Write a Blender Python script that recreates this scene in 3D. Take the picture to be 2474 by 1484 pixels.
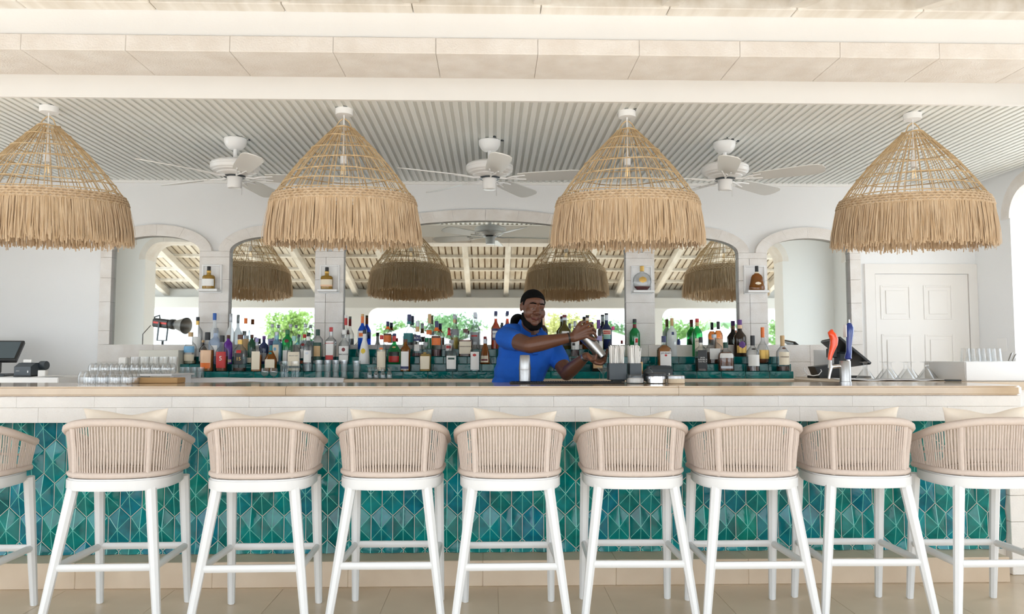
import bpy, bmesh, math, random
from mathutils import Vector, Matrix, Euler

for o in list(bpy.data.objects):
    bpy.data.objects.remove(o)
SC = bpy.context.scene
COL = SC.collection
rad = math.radians
PI = math.pi
random.seed(7)

# ---------------------------------------------------------------- camera
FPX, PW, PH = 1900.0, 2474.0, 1484.0
CAM_H = 1.265
PITCH, YAW = math.atan(120 / FPX), math.atan(49 / FPX)
cam = bpy.data.objects.new('camera', bpy.data.cameras.new('camera'))
COL.objects.link(cam)
cam.location = (0, 0, CAM_H)
cam.rotation_euler = (PI / 2 + PITCH, 0, -YAW)
cam.data.sensor_width = 36
cam.data.lens = FPX / PW * 36
cam.data.clip_end = 400
cam.data.dof.use_dof = True
cam.data.dof.focus_distance = 5.5
cam.data.dof.aperture_fstop = 4.0
SC.camera = cam
ROT = Euler(cam.rotation_euler).to_matrix()


def V(px, py, d):
    """photo pixel -> world point on the vertical plane Y = d"""
    v = ROT @ Vector(((px - PW / 2) / FPX, -(py - PH / 2) / FPX, -1))
    return Vector((0, 0, CAM_H)) + v * (d / v.y)


# ---------------------------------------------------------------- light
SC.view_settings.view_transform = 'Standard'
SC.view_settings.look = 'None'
SC.view_settings.gamma = 1
SC.view_settings.use_curve_mapping = False
SC.view_settings.exposure = 1.82
W = bpy.data.worlds.new('sky')
SC.world = W
W.use_nodes = True
W.node_tree.nodes['Background'].inputs[0].default_value = (0.82, 0.91, 1.0, 1)
W.node_tree.nodes['Background'].inputs[1].default_value = 1.18
sun = bpy.data.objects.new('sun', bpy.data.lights.new('sun', 'SUN'))
COL.objects.link(sun)
sun.data.energy = 1.7
sun.data.color = (1, .99, .985)
sun.data.angle = rad(6)
sun.rotation_euler = (rad(26), rad(-14), 0)
cy = SC.cycles
cy.max_bounces = 14
cy.diffuse_bounces = 7
cy.glossy_bounces = 6
cy.transmission_bounces = 10
cy.transparent_max_bounces = 40
cy.blur_glossy = 0.6
cy.sample_clamp_indirect = 6
cy.caustics_reflective = False
cy.caustics_refractive = False

# ---------------------------------------------------------------- helpers


class MB:
    """collects shapes for one mesh"""

    def __init__(s):
        s.v, s.f, s.m = [], [], []

    def add(s, vs, fs, mi=0, M=None):
        b = len(s.v)
        s.v += [tuple(M @ Vector(p)) if M else tuple(p) for p in vs]
        s.f += [tuple(i + b for i in f) for f in fs]
        s.m += [mi] * len(fs)
        return s

    def box(s, lo, hi, mi=0, M=None):
        (x0, y0, z0), (x1, y1, z1) = lo, hi
        vs = [(x0, y0, z0), (x1, y0, z0), (x1, y1, z0), (x0, y1, z0), (x0, y0, z1), (x1, y0, z1), (x1, y1, z1), (x0, y1, z1)]
        return s.add(vs, [(3, 2, 1, 0), (4, 5, 6, 7), (0, 1, 5, 4), (1, 2, 6, 5), (2, 3, 7, 6), (3, 0, 4, 7)], mi, M)

    def cbox(s, lo, hi, b=.004, mi=0, M=None):
        """box with chamfered edges"""
        bm = bmesh.new()
        bmesh.ops.create_cube(bm, size=1)
        c = [(a + q) / 2 for a, q in zip(lo, hi)]
        z = [q - a for a, q in zip(lo, hi)]
        for v in bm.verts:
            v.co = Vector((c[0] + v.co.x * z[0], c[1] + v.co.y * z[1], c[2] + v.co.z * z[2]))
        bmesh.ops.bevel(bm, geom=list(bm.edges), offset=min(b, min(z) * .45), segments=1, affect='EDGES')
        return s.bm(bm, mi, M)

    def bm(s, bm, mi=0, M=None):
        bm.verts.index_update()
        vs = [v.co.copy() for v in bm.verts]
        fs = [[v.index for v in f.verts] for f in bm.faces]
        b = len(s.v)
        s.add(vs, fs, mi, M)
        if mi is None:
            s.m[-len(fs):] = [f.material_index for f in bm.faces]
        bm.free()
        return s

    def prism(s, poly, y0, y1, mi=0, M=None, axis='y'):
        """extrude a 2-D outline (x,z) along y, or (x,y) along z"""
        n = len(poly)
        if axis == 'y':
            vs = [(x, y0, z) for x, z in poly] + [(x, y1, z) for x, z in poly]
        elif axis == 'z':
            vs = [(x, y, y0) for x, y in poly] + [(x, y, y1) for x, y in poly]
        else:
            vs = [(y0, x, z) for x, z in poly] + [(y1, x, z) for x, z in poly]
        fs = [tuple(range(n)), tuple(range(2 * n - 1, n - 1, -1))]
        fs += [(i + n, (i + 1) % n + n, (i + 1) % n, i) for i in range(n)]
        return s.add(vs, fs, mi, M)

    def lathe(s, prof, n=20, mi=0, M=None, power=2.0, flat=1.0, cap=True):
        """revolve [(r,z)] about z; power>2 makes the section squarer, flat squashes y"""
        vs, fs = [], []
        for r, z in prof:
            for i in range(n):
                a = 2 * PI * (i + .5) / n
                c, q = math.cos(a), math.sin(a)
                k = (abs(c) ** power + abs(q) ** power) ** (-1 / power)
                vs.append((r * c * k, r * q * k * flat, z))
        for j in range(len(prof) - 1):
            for i in range(n):
                fs.append((j * n + i, j * n + (i + 1) % n, (j + 1) * n + (i + 1) % n, (j + 1) * n + i))
        if cap:
            fs.append(tuple(range(n - 1, -1, -1)))
            k = (len(prof) - 1) * n
            fs.append(tuple(range(k, k + n)))
        return s.add(vs, fs, mi, M)

    def tube(s, path, r, n=6, mi=0, M=None, closed=False, power=2.0, wide=1.0, up=None):
        """sweep a section along points; r is a number or list"""
        P = [Vector(p) for p in path]
        L = len(P)
        R = r if isinstance(r, (list, tuple)) else [r] * L
        vs, fs = [], []
        u = None
        for i in range(L):
            a = P[(i - 1) % L] if (i > 0 or closed) else P[i]
            b = P[(i + 1) % L] if (i < L - 1 or closed) else P[i]
            t = (b - a).normalized()
            if u is None:
                u = Vector(up) if up else (Vector((0, 0, 1)) if abs(t.z) < .9 else Vector((1, 0, 0)))
            u = (u - t * u.dot(t))
            if u.length < 1e-5:
                u = t.orthogonal()
            u.normalize()
            w = t.cross(u)
            for k in range(n):
                th = 2 * PI * (k + .5) / n
                c, q = math.cos(th), math.sin(th)
                kk = (abs(c) ** power + abs(q) ** power) ** (-1 / power)
                vs.append(P[i] + (u * c * kk + w * q * kk * wide) * R[i])
        for i in range(L if closed else L - 1):
            j = (i + 1) % L
            for k in range(n):
                fs.append((i * n + k, i * n + (k + 1) % n, j * n + (k + 1) % n, j * n + k))
        if not closed:
            fs.append(tuple(range(n - 1, -1, -1)))
            fs.append(tuple(range((L - 1) * n, L * n)))
        return s.add(vs, fs, mi, M)

    def ball(s, c, r, nu=14, nv=9, mi=0, M=None):
        rx, ry, rz = (r, r, r) if isinstance(r, (int, float)) else r
        vs = [(c[0], c[1], c[2] - rz)]
        for j in range(1, nv):
            p = -PI / 2 + PI * j / nv
            for i in range(nu):
                a = 2 * PI * i / nu
                vs.append((c[0] + rx * math.cos(p) * math.cos(a), c[1] + ry * math.cos(p) * math.sin(a), c[2] + rz * math.sin(p)))
        vs.append((c[0], c[1], c[2] + rz))
        fs = [(0, 1 + (i + 1) % nu, 1 + i) for i in range(nu)]
        for j in range(nv - 2):
            for i in range(nu):
                a, b = 1 + j * nu + i, 1 + j * nu + (i + 1) % nu
                fs.append((a, b, b + nu, a + nu))
        t = len(vs) - 1
        k = 1 + (nv - 2) * nu
        fs += [(k + i, k + (i + 1) % nu, t) for i in range(nu)]
        return s.add(vs, fs, mi, M)

    def mesh(s, name, mats, smooth=None):
        me = bpy.data.meshes.new(name)
        me.from_pydata([tuple(p) for p in s.v], [], s.f)
        mats = mats if isinstance(mats, (list, tuple)) else [mats]
        for m in mats:
            me.materials.append(m)
        if len(mats) > 1:
            me.polygons.foreach_set('material_index', s.m)
        if smooth is not None:
            me.shade_smooth()
            me.set_sharp_from_angle(angle=rad(smooth))
        me.update()
        return me

    def obj(s, name, mats, parent=None, smooth=None, loc=None, rot=None):
        return link(name, s.mesh(name, mats, smooth), parent, loc, rot)


def link(name, data, parent=None, loc=None, rot=None):
    o = bpy.data.objects.new(name, data)
    COL.objects.link(o)
    if parent:
        o.parent = parent
    if loc is not None:
        o.location = loc
    if rot is not None:
        o.rotation_euler = rot
    return o


def tag(o, label=None, cat=None, group=None, kind=None):
    if label:
        o['label'] = label
    if cat:
        o['category'] = cat
    if group:
        o['group'] = group
    if kind:
        o['kind'] = kind
    return o


def thing(name, label, cat, loc=(0, 0, 0), rz=0, group=None, kind=None):
    o = link(name, None, None, loc, (0, 0, rz))
    o.empty_display_size = .05
    return tag(o, label, cat, group, kind)


def struct(name, mb, mats, label=None, smooth=None):
    o = mb.obj(name, mats, None, smooth)
    return tag(o, label, None, None, 'structure')


KIDS = {}


def copy_tree(o, parent=None, loc=None, rz=None, label=None):
    kids = list(o.children)
    c = o.copy()
    COL.objects.link(c)
    c.parent = parent
    if loc is not None:
        c.location = loc
    if rz is not None:
        c.rotation_euler.z = rz
    if label:
        c['label'] = label
    for k in kids:
        copy_tree(k, c)
    return c


# ---------------------------------------------------------------- materials
def srgb(r, g, b):
    f = lambda c: (c / 255 / 12.92) if c / 255 <= .04045 else ((c / 255 + .055) / 1.055) ** 2.4
    return (f(r), f(g), f(b), 1)


def mat(name, col, rough=.5, metal=0., vary=0., vscale=6., bump=0., bscale=60., coat=0., spec=.5, col2=None, rnd=0., stretch=None, sss=0., emit=None):
    """principled material; colour varies with world-space noise and per object"""
    m = bpy.data.materials.new(name)
    m.use_nodes = True
    N, L = m.node_tree.nodes, m.node_tree.links
    b = N['Principled BSDF']
    b.inputs['Base Color'].default_value = col
    b.inputs['Roughness'].default_value = rough
    b.inputs['Metallic'].default_value = metal
    b.inputs['Specular IOR Level'].default_value = spec
    b.inputs['Coat Weight'].default_value = coat
    b.inputs['Coat Roughness'].default_value = .06
    if sss:
        b.inputs['Subsurface Weight'].default_value = sss
        b.inputs['Subsurface Scale'].default_value = .02
    pos = None

    def coords():
        nonlocal pos
        if pos is None:
            g = N.new('ShaderNodeNewGeometry')
            pos = g.outputs['Position']
            if stretch:
                mp = N.new('ShaderNodeMapping')
                mp.inputs['Scale'].default_value = stretch
                L.new(pos, mp.inputs['Vector'])
                pos = mp.outputs['Vector']
        return pos

    def noise(scale, detail=5):
        n = N.new('ShaderNodeTexNoise')
        n.inputs['Scale'].default_value = scale
        n.inputs['Detail'].default_value = detail
        L.new(coords(), n.inputs['Vector'])
        return n.outputs['Fac']
    src = None
    if vary:
        mx = N.new('ShaderNodeMix')
        mx.data_type = 'RGBA'
        mr = N.new('ShaderNodeMapRange')
        mr.inputs['From Min'].default_value = .3
        mr.inputs['From Max'].default_value = .7
        L.new(noise(vscale), mr.inputs['Value'])
        L.new(mr.outputs['Result'], mx.inputs['Factor'])
        c2 = col2 or tuple(c * (1 - vary) for c in col[:3]) + (1,)
        mx.inputs['A'].default_value = col
        mx.inputs['B'].default_value = c2
        src = mx.outputs['Result']
    if rnd:
        oi = N.new('ShaderNodeObjectInfo')
        hs = N.new('ShaderNodeHueSaturation')
        mr = N.new('ShaderNodeMapRange')
        mr.inputs['To Min'].default_value = 1 - rnd
        mr.inputs['To Max'].default_value = 1 + rnd * .6
        L.new(oi.outputs['Random'], mr.inputs['Value'])
        L.new(mr.outputs['Result'], hs.inputs['Value'])
        if src:
            L.new(src, hs.inputs['Color'])
        else:
            hs.inputs['Color'].default_value = col
        src = hs.outputs['Color']
    if src:
        L.new(src, b.inputs['Base Color'])
    if bump:
        bn = N.new('ShaderNodeBump')
        bn.inputs['Strength'].default_value = bump
        bn.inputs['Distance'].default_value = .01
        L.new(noise(bscale, 6), bn.inputs['Height'])
        L.new(bn.outputs['Normal'], b.inputs['Normal'])
    if emit:
        b.inputs['Emission Color'].default_value = col
        b.inputs['Emission Strength'].default_value = emit
    return m


def glass(name, tint, dens=.12, rim=.55, body=0., rough=.02, refl=.05, edge=.35):
    """thin-walled glass: see-through, darker where the wall is seen edge-on, with a glossy skin; body adds a milky share"""
    m = bpy.data.materials.new(name)
    m.use_nodes = True
    N, L = m.node_tree.nodes, m.node_tree.links
    N.remove(N['Principled BSDF'])
    out = N['Material Output']
    lw = N.new('ShaderNodeLayerWeight')
    lw.inputs['Blend'].default_value = edge
    mx = N.new('ShaderNodeMix')
    mx.data_type = 'RGBA'
    t = tuple(1 - (1 - c) * dens for c in tint[:3])
    e = tuple(t[i] * (1 - rim + rim * tint[i] * .6) for i in range(3))
    mx.inputs['A'].default_value = t + (1,)
    mx.inputs['B'].default_value = e + (1,)
    L.new(lw.outputs['Facing'], mx.inputs['Factor'])
    tr = N.new('ShaderNodeBsdfTransparent')
    L.new(mx.outputs['Result'], tr.inputs['Color'])
    gl = N.new('ShaderNodeBsdfGlossy')
    gl.inputs['Roughness'].default_value = rough
    # Schlick reflectance, the same from both sides of the thin wall
    pw = N.new('ShaderNodeMath')
    pw.operation = 'POWER'
    lf = N.new('ShaderNodeLayerWeight')
    lf.inputs['Blend'].default_value = .5
    L.new(lf.outputs['Facing'], pw.inputs[0])
    pw.inputs[1].default_value = 5
    fr = N.new('ShaderNodeMath')
    fr.operation = 'MULTIPLY_ADD'
    L.new(pw.outputs[0], fr.inputs[0])
    fr.inputs[1].default_value = .85
    fr.inputs[2].default_value = refl
    ms = N.new('ShaderNodeMixShader')
    base = tr.outputs[0]
    if body:
        df = N.new('ShaderNodeBsdfDiffuse')
        df.inputs['Color'].default_value = tint if len(tint) == 4 else tuple(tint) + (1,)
        m0 = N.new('ShaderNodeMixShader')
        m0.inputs[0].default_value = body
        L.new(tr.outputs[0], m0.inputs[1])
        L.new(df.outputs[0], m0.inputs[2])
        base = m0.outputs[0]
    L.new(fr.outputs[0], ms.inputs[0])
    L.new(base, ms.inputs[1])
    L.new(gl.outputs[0], ms.inputs[2])
    L.new(ms.outputs[0], out.inputs['Surface'])
    return m


M = {}
M['plaster'] = mat('white_plaster', srgb(238, 239, 240), .75, vary=.035, vscale=1.5, bump=.12, bscale=140)
M['ceil_back'] = mat('ceiling_backing', srgb(226, 229, 227), .7)
M['slat'] = mat('painted_slat', srgb(240, 242, 240), .5, rnd=.02)
M['white_paint'] = mat('white_paint', srgb(243, 242, 240), .45, vary=.02)
M['coral'] = mat('coral_stone', srgb(238, 235, 232), .8, vary=.12, vscale=9, bump=.4, bscale=120, rnd=.02, col2=srgb(227, 221, 215))
M['coral_white'] = mat('whitewashed_stone', srgb(241, 237, 232), .75, vary=.07, vscale=8, bump=.35, bscale=110, rnd=.02)
M['mortar'] = mat('mortar', srgb(205, 194, 182), .9)
M['limestone'] = mat('limestone', srgb(216, 197, 174), .42, vary=.1, vscale=4, col2=srgb(203, 182, 157), rnd=.03, bump=.05, bscale=60)
M['counter'] = mat('honed_limestone', srgb(200, 176, 146), .16, vary=.1, vscale=5, col2=srgb(184, 160, 132), coat=.5)
M['floor'] = mat('floor_stone', srgb(208, 190, 166), .28, vary=.12, vscale=2.2, col2=srgb(190, 171, 146), rnd=.03)
M['terrace'] = mat('pale_paving', srgb(230, 228, 224), .7, vary=.1, vscale=1)
M['mirror'] = mat('mirror_silver', (.86, .90, .875, 1), .015, 1.)
M['door'] = mat('door_paint', srgb(236, 233, 229), .55, vary=.03, vscale=3)
M['wood_white'] = mat('whitewashed_wood', srgb(238, 236, 232), .7, vary=.12, vscale=14, stretch=(1, .12, 1), rnd=.05, col2=srgb(214, 208, 198))
M['wood_grey'] = mat('weathered_board', srgb(228, 223, 214), .8, vary=.25, vscale=10, stretch=(1, .1, 1), rnd=.07, col2=srgb(194, 182, 164))
M['roofing'] = mat('brown_roofing', srgb(150, 120, 92), .9)
M['eave'] = mat('eave_plaster', srgb(214, 214, 212), .8, vary=.06, vscale=2)
M['floor_joint'] = mat('floor_joint', srgb(190, 174, 152), .8)
M['grout'] = mat('pale_grout', srgb(214, 206, 196), .85)


def tile_mat(name, cols, rnd_bump=.12, rough=.06):
    m = mat(name, cols[0], rough, coat=0, spec=.38, bump=rnd_bump, bscale=9)
    N, L = m.node_tree.nodes, m.node_tree.links
    oi = N.new('ShaderNodeObjectInfo')
    rp = N.new('ShaderNodeValToRGB')
    rp.color_ramp.elements[0].color = cols[0]
    rp.color_ramp.elements[1].color = cols[-1]
    for i, c in enumerate(cols[1:-1]):
        e = rp.color_ramp.elements.new((i + 1) / (len(cols) - 1))
        e.color = c
    L.new(oi.outputs['Random'], rp.inputs[0])
    g = N.new('ShaderNodeNewGeometry')
    n = N.new('ShaderNodeTexNoise')
    n.inputs['Scale'].default_value = 14
    L.new(g.outputs['Position'], n.inputs['Vector'])
    hs = N.new('ShaderNodeHueSaturation')
    mr = N.new('ShaderNodeMapRange')
    mr.inputs['From Min'].default_value = .3
    mr.inputs['From Max'].default_value = .7
    mr.inputs['To Min'].default_value = .7
    mr.inputs['To Max'].default_value = 1.25
    L.new(n.outputs['Fac'], mr.inputs['Value'])
    L.new(mr.outputs['Result'], hs.inputs['Value'])
    L.new(rp.outputs[0], hs.inputs['Color'])
    L.new(hs.outputs[0], N['Principled BSDF'].inputs['Base Color'])
    return m


M['tile'] = tile_mat('teal_glaze', [srgb(0, 98, 100), srgb(0, 122, 116), srgb(0, 130, 134), srgb(2, 112, 134), srgb(4, 128, 114)])
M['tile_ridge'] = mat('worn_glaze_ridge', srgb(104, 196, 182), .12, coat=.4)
M['step_tile'] = tile_mat('teal_step_glaze', [srgb(0, 82, 84), srgb(0, 98, 98), srgb(0, 108, 106)], .5, .05)
M['frame'] = mat('white_powder_coat', srgb(214, 214, 213), .35)
M['rope'] = mat('beige_rope', srgb(206, 191, 180), .85, bump=.3, bscale=500, vary=.06, vscale=60)
M['cushion'] = mat('cream_fabric', srgb(232, 220, 204), .9, bump=.25, bscale=700, vary=.04, vscale=20)
M['seat_fabric'] = mat('beige_seat_fabric', srgb(200, 184, 168), .9, bump=.25, bscale=600)
M['raffia'] = mat('raffia', srgb(228, 206, 176), .8, vary=.3, vscale=70, stretch=(1, 1, .12), col2=srgb(200, 170, 133))
M['cane'] = mat('cane', srgb(222, 200, 162), .7, vary=.3, vscale=30, col2=srgb(188, 156, 114))

_n, _l = M['raffia'].node_tree.nodes, M['raffia'].node_tree.links
_t = _n.new('ShaderNodeBsdfTranslucent')
_l.new(_n['Principled BSDF'].inputs['Base Color'].links[0].from_socket, _t.inputs['Color'])
_m = _n.new('ShaderNodeMixShader')
_m.inputs[0].default_value = .15
_l.new(_n['Principled BSDF'].outputs[0], _m.inputs[1])
_l.new(_t.outputs[0], _m.inputs[2])
_l.new(_m.outputs[0], _n['Material Output'].inputs['Surface'])
M['black'] = mat('black_plastic', srgb(26, 28, 30), .4)
M['dark'] = mat('dark_grey_plastic', srgb(62, 70, 76), .45)
M['screen'] = mat('dark_screen', srgb(88, 100, 106), .15)
M['chrome'] = mat('polished_steel', (.8, .8, .82, 1), .12, 1.)
M['steel'] = mat('brushed_steel', (.42, .415, .41, 1), .34, 1., vary=.1, vscale=50)
M['paper'] = mat('paper', srgb(240, 238, 234), .8)
M['white_plastic'] = mat('white_plastic', srgb(238, 238, 238), .4)
M['cloth'] = mat('white_towel', srgb(236, 236, 238), .95, bump=.5, bscale=300)
M['clear'] = glass('clear_glass', (.30, .35, .37), .04, .95, .06, edge=.32)
M['ware'] = glass('glassware', (.80, .85, .86), .03, .42, .015, refl=.08, edge=.17)
M['bulb'] = glass('bulb_glass', (.95, .93, .88), .12, .4)
# ================================================================ room shell
YB = 6.65
XL, XR = -4.49, V(2359, 700, YB).x
ZC = 2.75
BAY0, BAY1 = 3.50, 3.82            # front wall: outer and inner face
OPL, OPR, ZS = -4.15, 3.555, 2.64  # its opening and the soffit height

# floor: body below, stone tiles on top
fl = struct('floor', MB().box((-7, -1.0, -.2), (7, 7, -.0025)), M['floor_joint'])
T = .585
tme = None
x0 = V(1203, 1416, 4.41).x
for j in range(9):
    for i in range(-11, 12):
        y1 = 4.41 - j * T
        xa = x0 + i * T + (j % 2) * T * .45
        if xa > 5.3 or xa < -6 or y1 < -.5:
            continue
        if tme is None:
            tme = MB().cbox((0.001, -T + .001, -.012), (T - .001, -.001, 0), .001).mesh('floor_tile', M['floor'])
        link('tile', tme, fl, (xa, y1, 0))
MB().box((-7, 4.412, -.012), (7, 6.9, 0)).obj('service_floor', M['floor'], fl)
struct('ground', MB().box((-60, -70, -.3), (60, -1.0, -.02)).box((-60, -1, -.3), (-7, 20, -.02)).box((7, -1, -.3), (60, 20, -.02)), M['terrace'])

# walls
struct('wall_back', MB().box((XL - .15, YB, -.05), (XR + .15, YB + .15, 3.0)), M['plaster'])


def arch_pts(c0, c1, zs, rise, n=24):
    m, a = (c0 + c1) / 2, (c1 - c0) / 2
    return [(m - a * math.cos(PI * i / n), zs + rise * math.sin(PI * i / n)) for i in range(n + 1)]


# side walls, round-cornered opening in each, the left one unseen and added for light (outline in y,z extruded along x)
SZ, SR = 2.62, .24


def opening(y0, y1, n=8):
    pts = [(y0, -.05)] + [(y0 + SR * (1 - math.cos(PI / 2 * i / n)), SZ - SR + SR * math.sin(PI / 2 * i / n)) for i in range(n + 1)]
    pts += [(y1 - SR * (1 - math.cos(PI / 2 * i / n)), SZ - SR + SR * math.sin(PI / 2 * i / n)) for i in range(n, -1, -1)] + [(y1, -.05)]
    return [(BAY0, -.05)] + pts + [(YB, -.05), (YB, 3.0), (BAY0, 3.0)]


ra0, ra1 = 4.17, XR / V(2447, 700, 1).x
struct('wall_right', MB().prism(opening(ra0, ra1), XR, XR + .35, axis='x'), M['plaster'])
struct('wall_left', MB().prism(opening(4.3, 5.5), XL - .35, XL, axis='x'), M['plaster'])  # unseen opening, added to bring side light into the room


def ring(parent, c0, c1, zs, rise, t, ya, yb, n, axis='y', mat_='coral', name='stone_block', gap=.0008):
    """voussoirs of an arch, each one object"""
    m, a = (c0 + c1) / 2, (c1 - c0) / 2
    for k in range(n):
        t0, t1 = PI * k / n, PI * (k + 1) / n
        g = gap / (a + t)
        pts = []
        for q in range(5):
            th = t0 + g + (t1 - t0 - 2 * g) * q / 4
            pts.append((m - a * math.cos(th), zs + rise * math.sin(th)))
        for q in range(4, -1, -1):
            th = t0 + g + (t1 - t0 - 2 * g) * q / 4
            pts.append((m - (a + t) * math.cos(th), zs + (rise + t) * math.sin(th)))
        MB().prism(pts[::-1], ya, yb, axis=axis).obj(name, M[mat_], parent)


def block(parent, lo, hi, mat_='coral', b=.0025, name='stone_block'):
    return MB().cbox(lo, hi, b).obj(name, M[mat_], parent)


tr = tag(link('trim_3', None), 'pale coral stone corners and lintel framing the right wall opening', kind='structure')
for sg, yc in ((1, ra0 + SR), (-1, ra1 - SR)):
    for k in range(2):
        pts = []
        for rr_ in (SR - .004, SR + .10):
            seg = [(yc - sg * rr_ * math.cos(PI / 4 * (k + q / 4)), SZ - SR + rr_ * math.sin(PI / 4 * (k + q / 4))) for q in range(5)]
            pts += seg if rr_ < SR else seg[::-1]
        MB().prism(pts, XR - .012, XR + .36, axis='x').obj('stone_block', M['coral'], tr)
nbk = 4
for k in range(nbk):
    y0, y1 = ra0 + SR + (ra1 - ra0 - 2 * SR) * k / nbk, ra0 + SR + (ra1 - ra0 - 2 * SR) * (k + 1) / nbk
    block(tr, (XR - .012, y0 + .0006, SZ - .004), (XR + .36, y1 - .0006, SZ + .10))

# front wall above and beside the wide opening, with rounded upper corners
R = .21


def corner(x, sgn, r, n=8):
    return [(x + sgn * (r - r * math.cos(PI / 2 * i / n)), ZS - R + r * math.sin(PI / 2 * i / n)) for i in range(n + 1)]


st = .073
lo_c = [(OPL - st + (R + st) * (1 - math.cos(PI / 2 * i / 8)), ZS - R + (R + st) * math.sin(PI / 2 * i / 8)) for i in range(9)]
hi_c = [(OPR + st - (R + st) * (1 - math.cos(PI / 2 * i / 8)), ZS - R + (R + st) * math.sin(PI / 2 * i / 8)) for i in range(8, -1, -1)]
poly = [(XL - .35, -.05), (OPL, -.05), (OPL, ZS - R), ] + lo_c + hi_c + [(OPR, ZS - R), (OPR, -.05), (XR + .35, -.05), (XR + .35, 3.0), (XL - .35, 3.0)]
struct('wall_front', MB().prism(poly, BAY0 + .012, BAY1 - .012), M['plaster'])
lin = tag(link('trim_1', None), 'long lintel of pale coral stone blocks above the bar opening', kind='structure')
bw = .4645
jx = -2.114 - bw * 4
xs = [OPL + R] + [jx + bw * k for k in range(20) if OPL + R + .06 < jx + bw * k < OPR - R - .06] + [OPR - R]
for a, b in zip(xs, xs[1:]):
    block(lin, (a + .0008, BAY0, ZS), (b - .0008, BAY1, ZS + st), b=.002)
for sx, x in ((1, OPL), (-1, OPR)):
    for k in range(2):
        pts = []
        for q in range(5):
            th = PI / 4 * (k + q / 4)
            pts.append((x + sx * R * (1 - math.cos(th)), ZS - R + R * math.sin(th)))
        for q in range(4, -1, -1):
            th = PI / 4 * (k + q / 4)
            pts.append((x - sx * st + sx * (R + st) * (1 - math.cos(th)), ZS - R + (R + st) * math.sin(th)))
        MB().prism(pts[::-1] if sx > 0 else pts, BAY0, BAY1).obj('stone_block', M['coral'], lin)

# ceiling: backing, flat border and separate slats
ce = struct('ceiling', MB().box((XL, 4.50, ZC + .008), (XR, YB, ZC + .1)), M['ceil_back'])
MB().box((XL, 4.475, ZC - .004), (XR, 4.50, 3.0)).box((XL, BAY1 - .012, 3.0), (XR, 4.50, 3.05)).obj('border_board', M['white_paint'], ce)
MB().box((XL, YB - .02, ZC - .02), (XR, YB, ZC + .022)).obj('edge_strip', M['white_paint'], ce)
pitch = .0525
sme = MB().cbox((-.0145, 4.50, ZC), (.0145, YB - .02, ZC + .008), .002).mesh('slat', M['slat'])
x = XL + .02
while x < XR - .015:
    link('slat', sme, ce, (x, 0, 0))
    x += pitch

# ================================================================ arches with mirrors on the back wall
YM = YB - .006       # mirror face
YS = YB - .05        # face of the stone
zb = V(1180, 833, YS).z
SIDE = [(268, 480), (553, 760), (1582, 1785), (1855, 2055)]
Z = lambda y, x=1180: V(x, y, YS).z
X = lambda x, y=700: V(x, y, YS).x
zsp, zcr = Z(609), Z(573)
zsp_c, zcr_c = zsp, Z(533)
tr = tag(link('trim_2', None), 'coral stone pillars and arches framing the bar mirrors', kind='structure')
ringt = .096
mirrors = []
specs = [(X(a), X(b), zsp, zcr - zsp, 6) for a, b in SIDE[:2]] + [(X(830), X(1512), zsp_c, zcr_c - zsp_c, 14)] + [(X(a), X(b), zsp, zcr - zsp, 6) for a, b in SIDE[2:]]
mlab = ['arched wall mirror at the end beside the register printer, reflecting a studio light',
        'arched wall mirror reflecting a lampshade, left of two pillars with dark squat bottles',
        'wide arched wall mirror behind the bartender',
        'arched wall mirror reflecting a lampshade, between round and bell shaped display bottles',
        'arched wall mirror beside the panelled door and beer taps']
mlab[1] = 'arched wall mirror between the two pillars displaying squat rum bottles'
for (a, b, zs, ri, n), lab in zip(specs, mlab):
    pts = [(a, zb)] + arch_pts(a, b, zs, ri, 28) + [(b, zb)]
    o = MB().prism([(p[0], p[1]) for p in pts][::-1], YM, YB - .001).obj('arched_mirror', M['mirror'])
    tag(o, lab, 'mirror', 'arched mirrors behind the bar')
    ring(tr, a, b, zs, ri, ringt, YS, YB, n)
zl = 1.06
pill = [(specs[0][0] - ringt, specs[0][0])] + [(specs[i][1], specs[i + 1][0]) for i in range(4)] + [(specs[4][1], specs[4][1] + ringt)]
cuts = [zsp, Z(623), Z(677), Z(731), Z(781), zb]
for k, (a, b) in enumerate(pill):
    cc = cuts if 0 < k < 5 else [zsp, Z(625), Z(674), Z(731), Z(800), zb]
    for z1, z0 in zip(cc, cc[1:]):
        w = b - a
        if 0 < k < 5 and z1 - z0 > .12 and (k + int(z0 * 10)) % 2:
            f = .38
            block(tr, (a + .001, YS, z0 + .0006), (a + w * f - .0015, YB, z1 - .0006))
            block(tr, (a + w * f + .0015, YS, z0 + .0006), (b - .001, YB, z1 - .0006))
        else:
            block(tr, (a + .001, YS, z0 + .0006), (b - .001, YB, z1 - .0006))
# stone course under the mirrors
xa, xb = pill[0][0], pill[-1][1]
n = 14
for k in range(n):
    a, b = xa + (xb - xa) * k / n, xa + (xb - xa) * (k + 1) / n
    for z0, z1 in ((zl, zl + .16), (zl + .16, zb)):
        block(tr, (a + .0006, YS, z0 + .0006), (b - .0006, YB, z1 - .0006))

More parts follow.
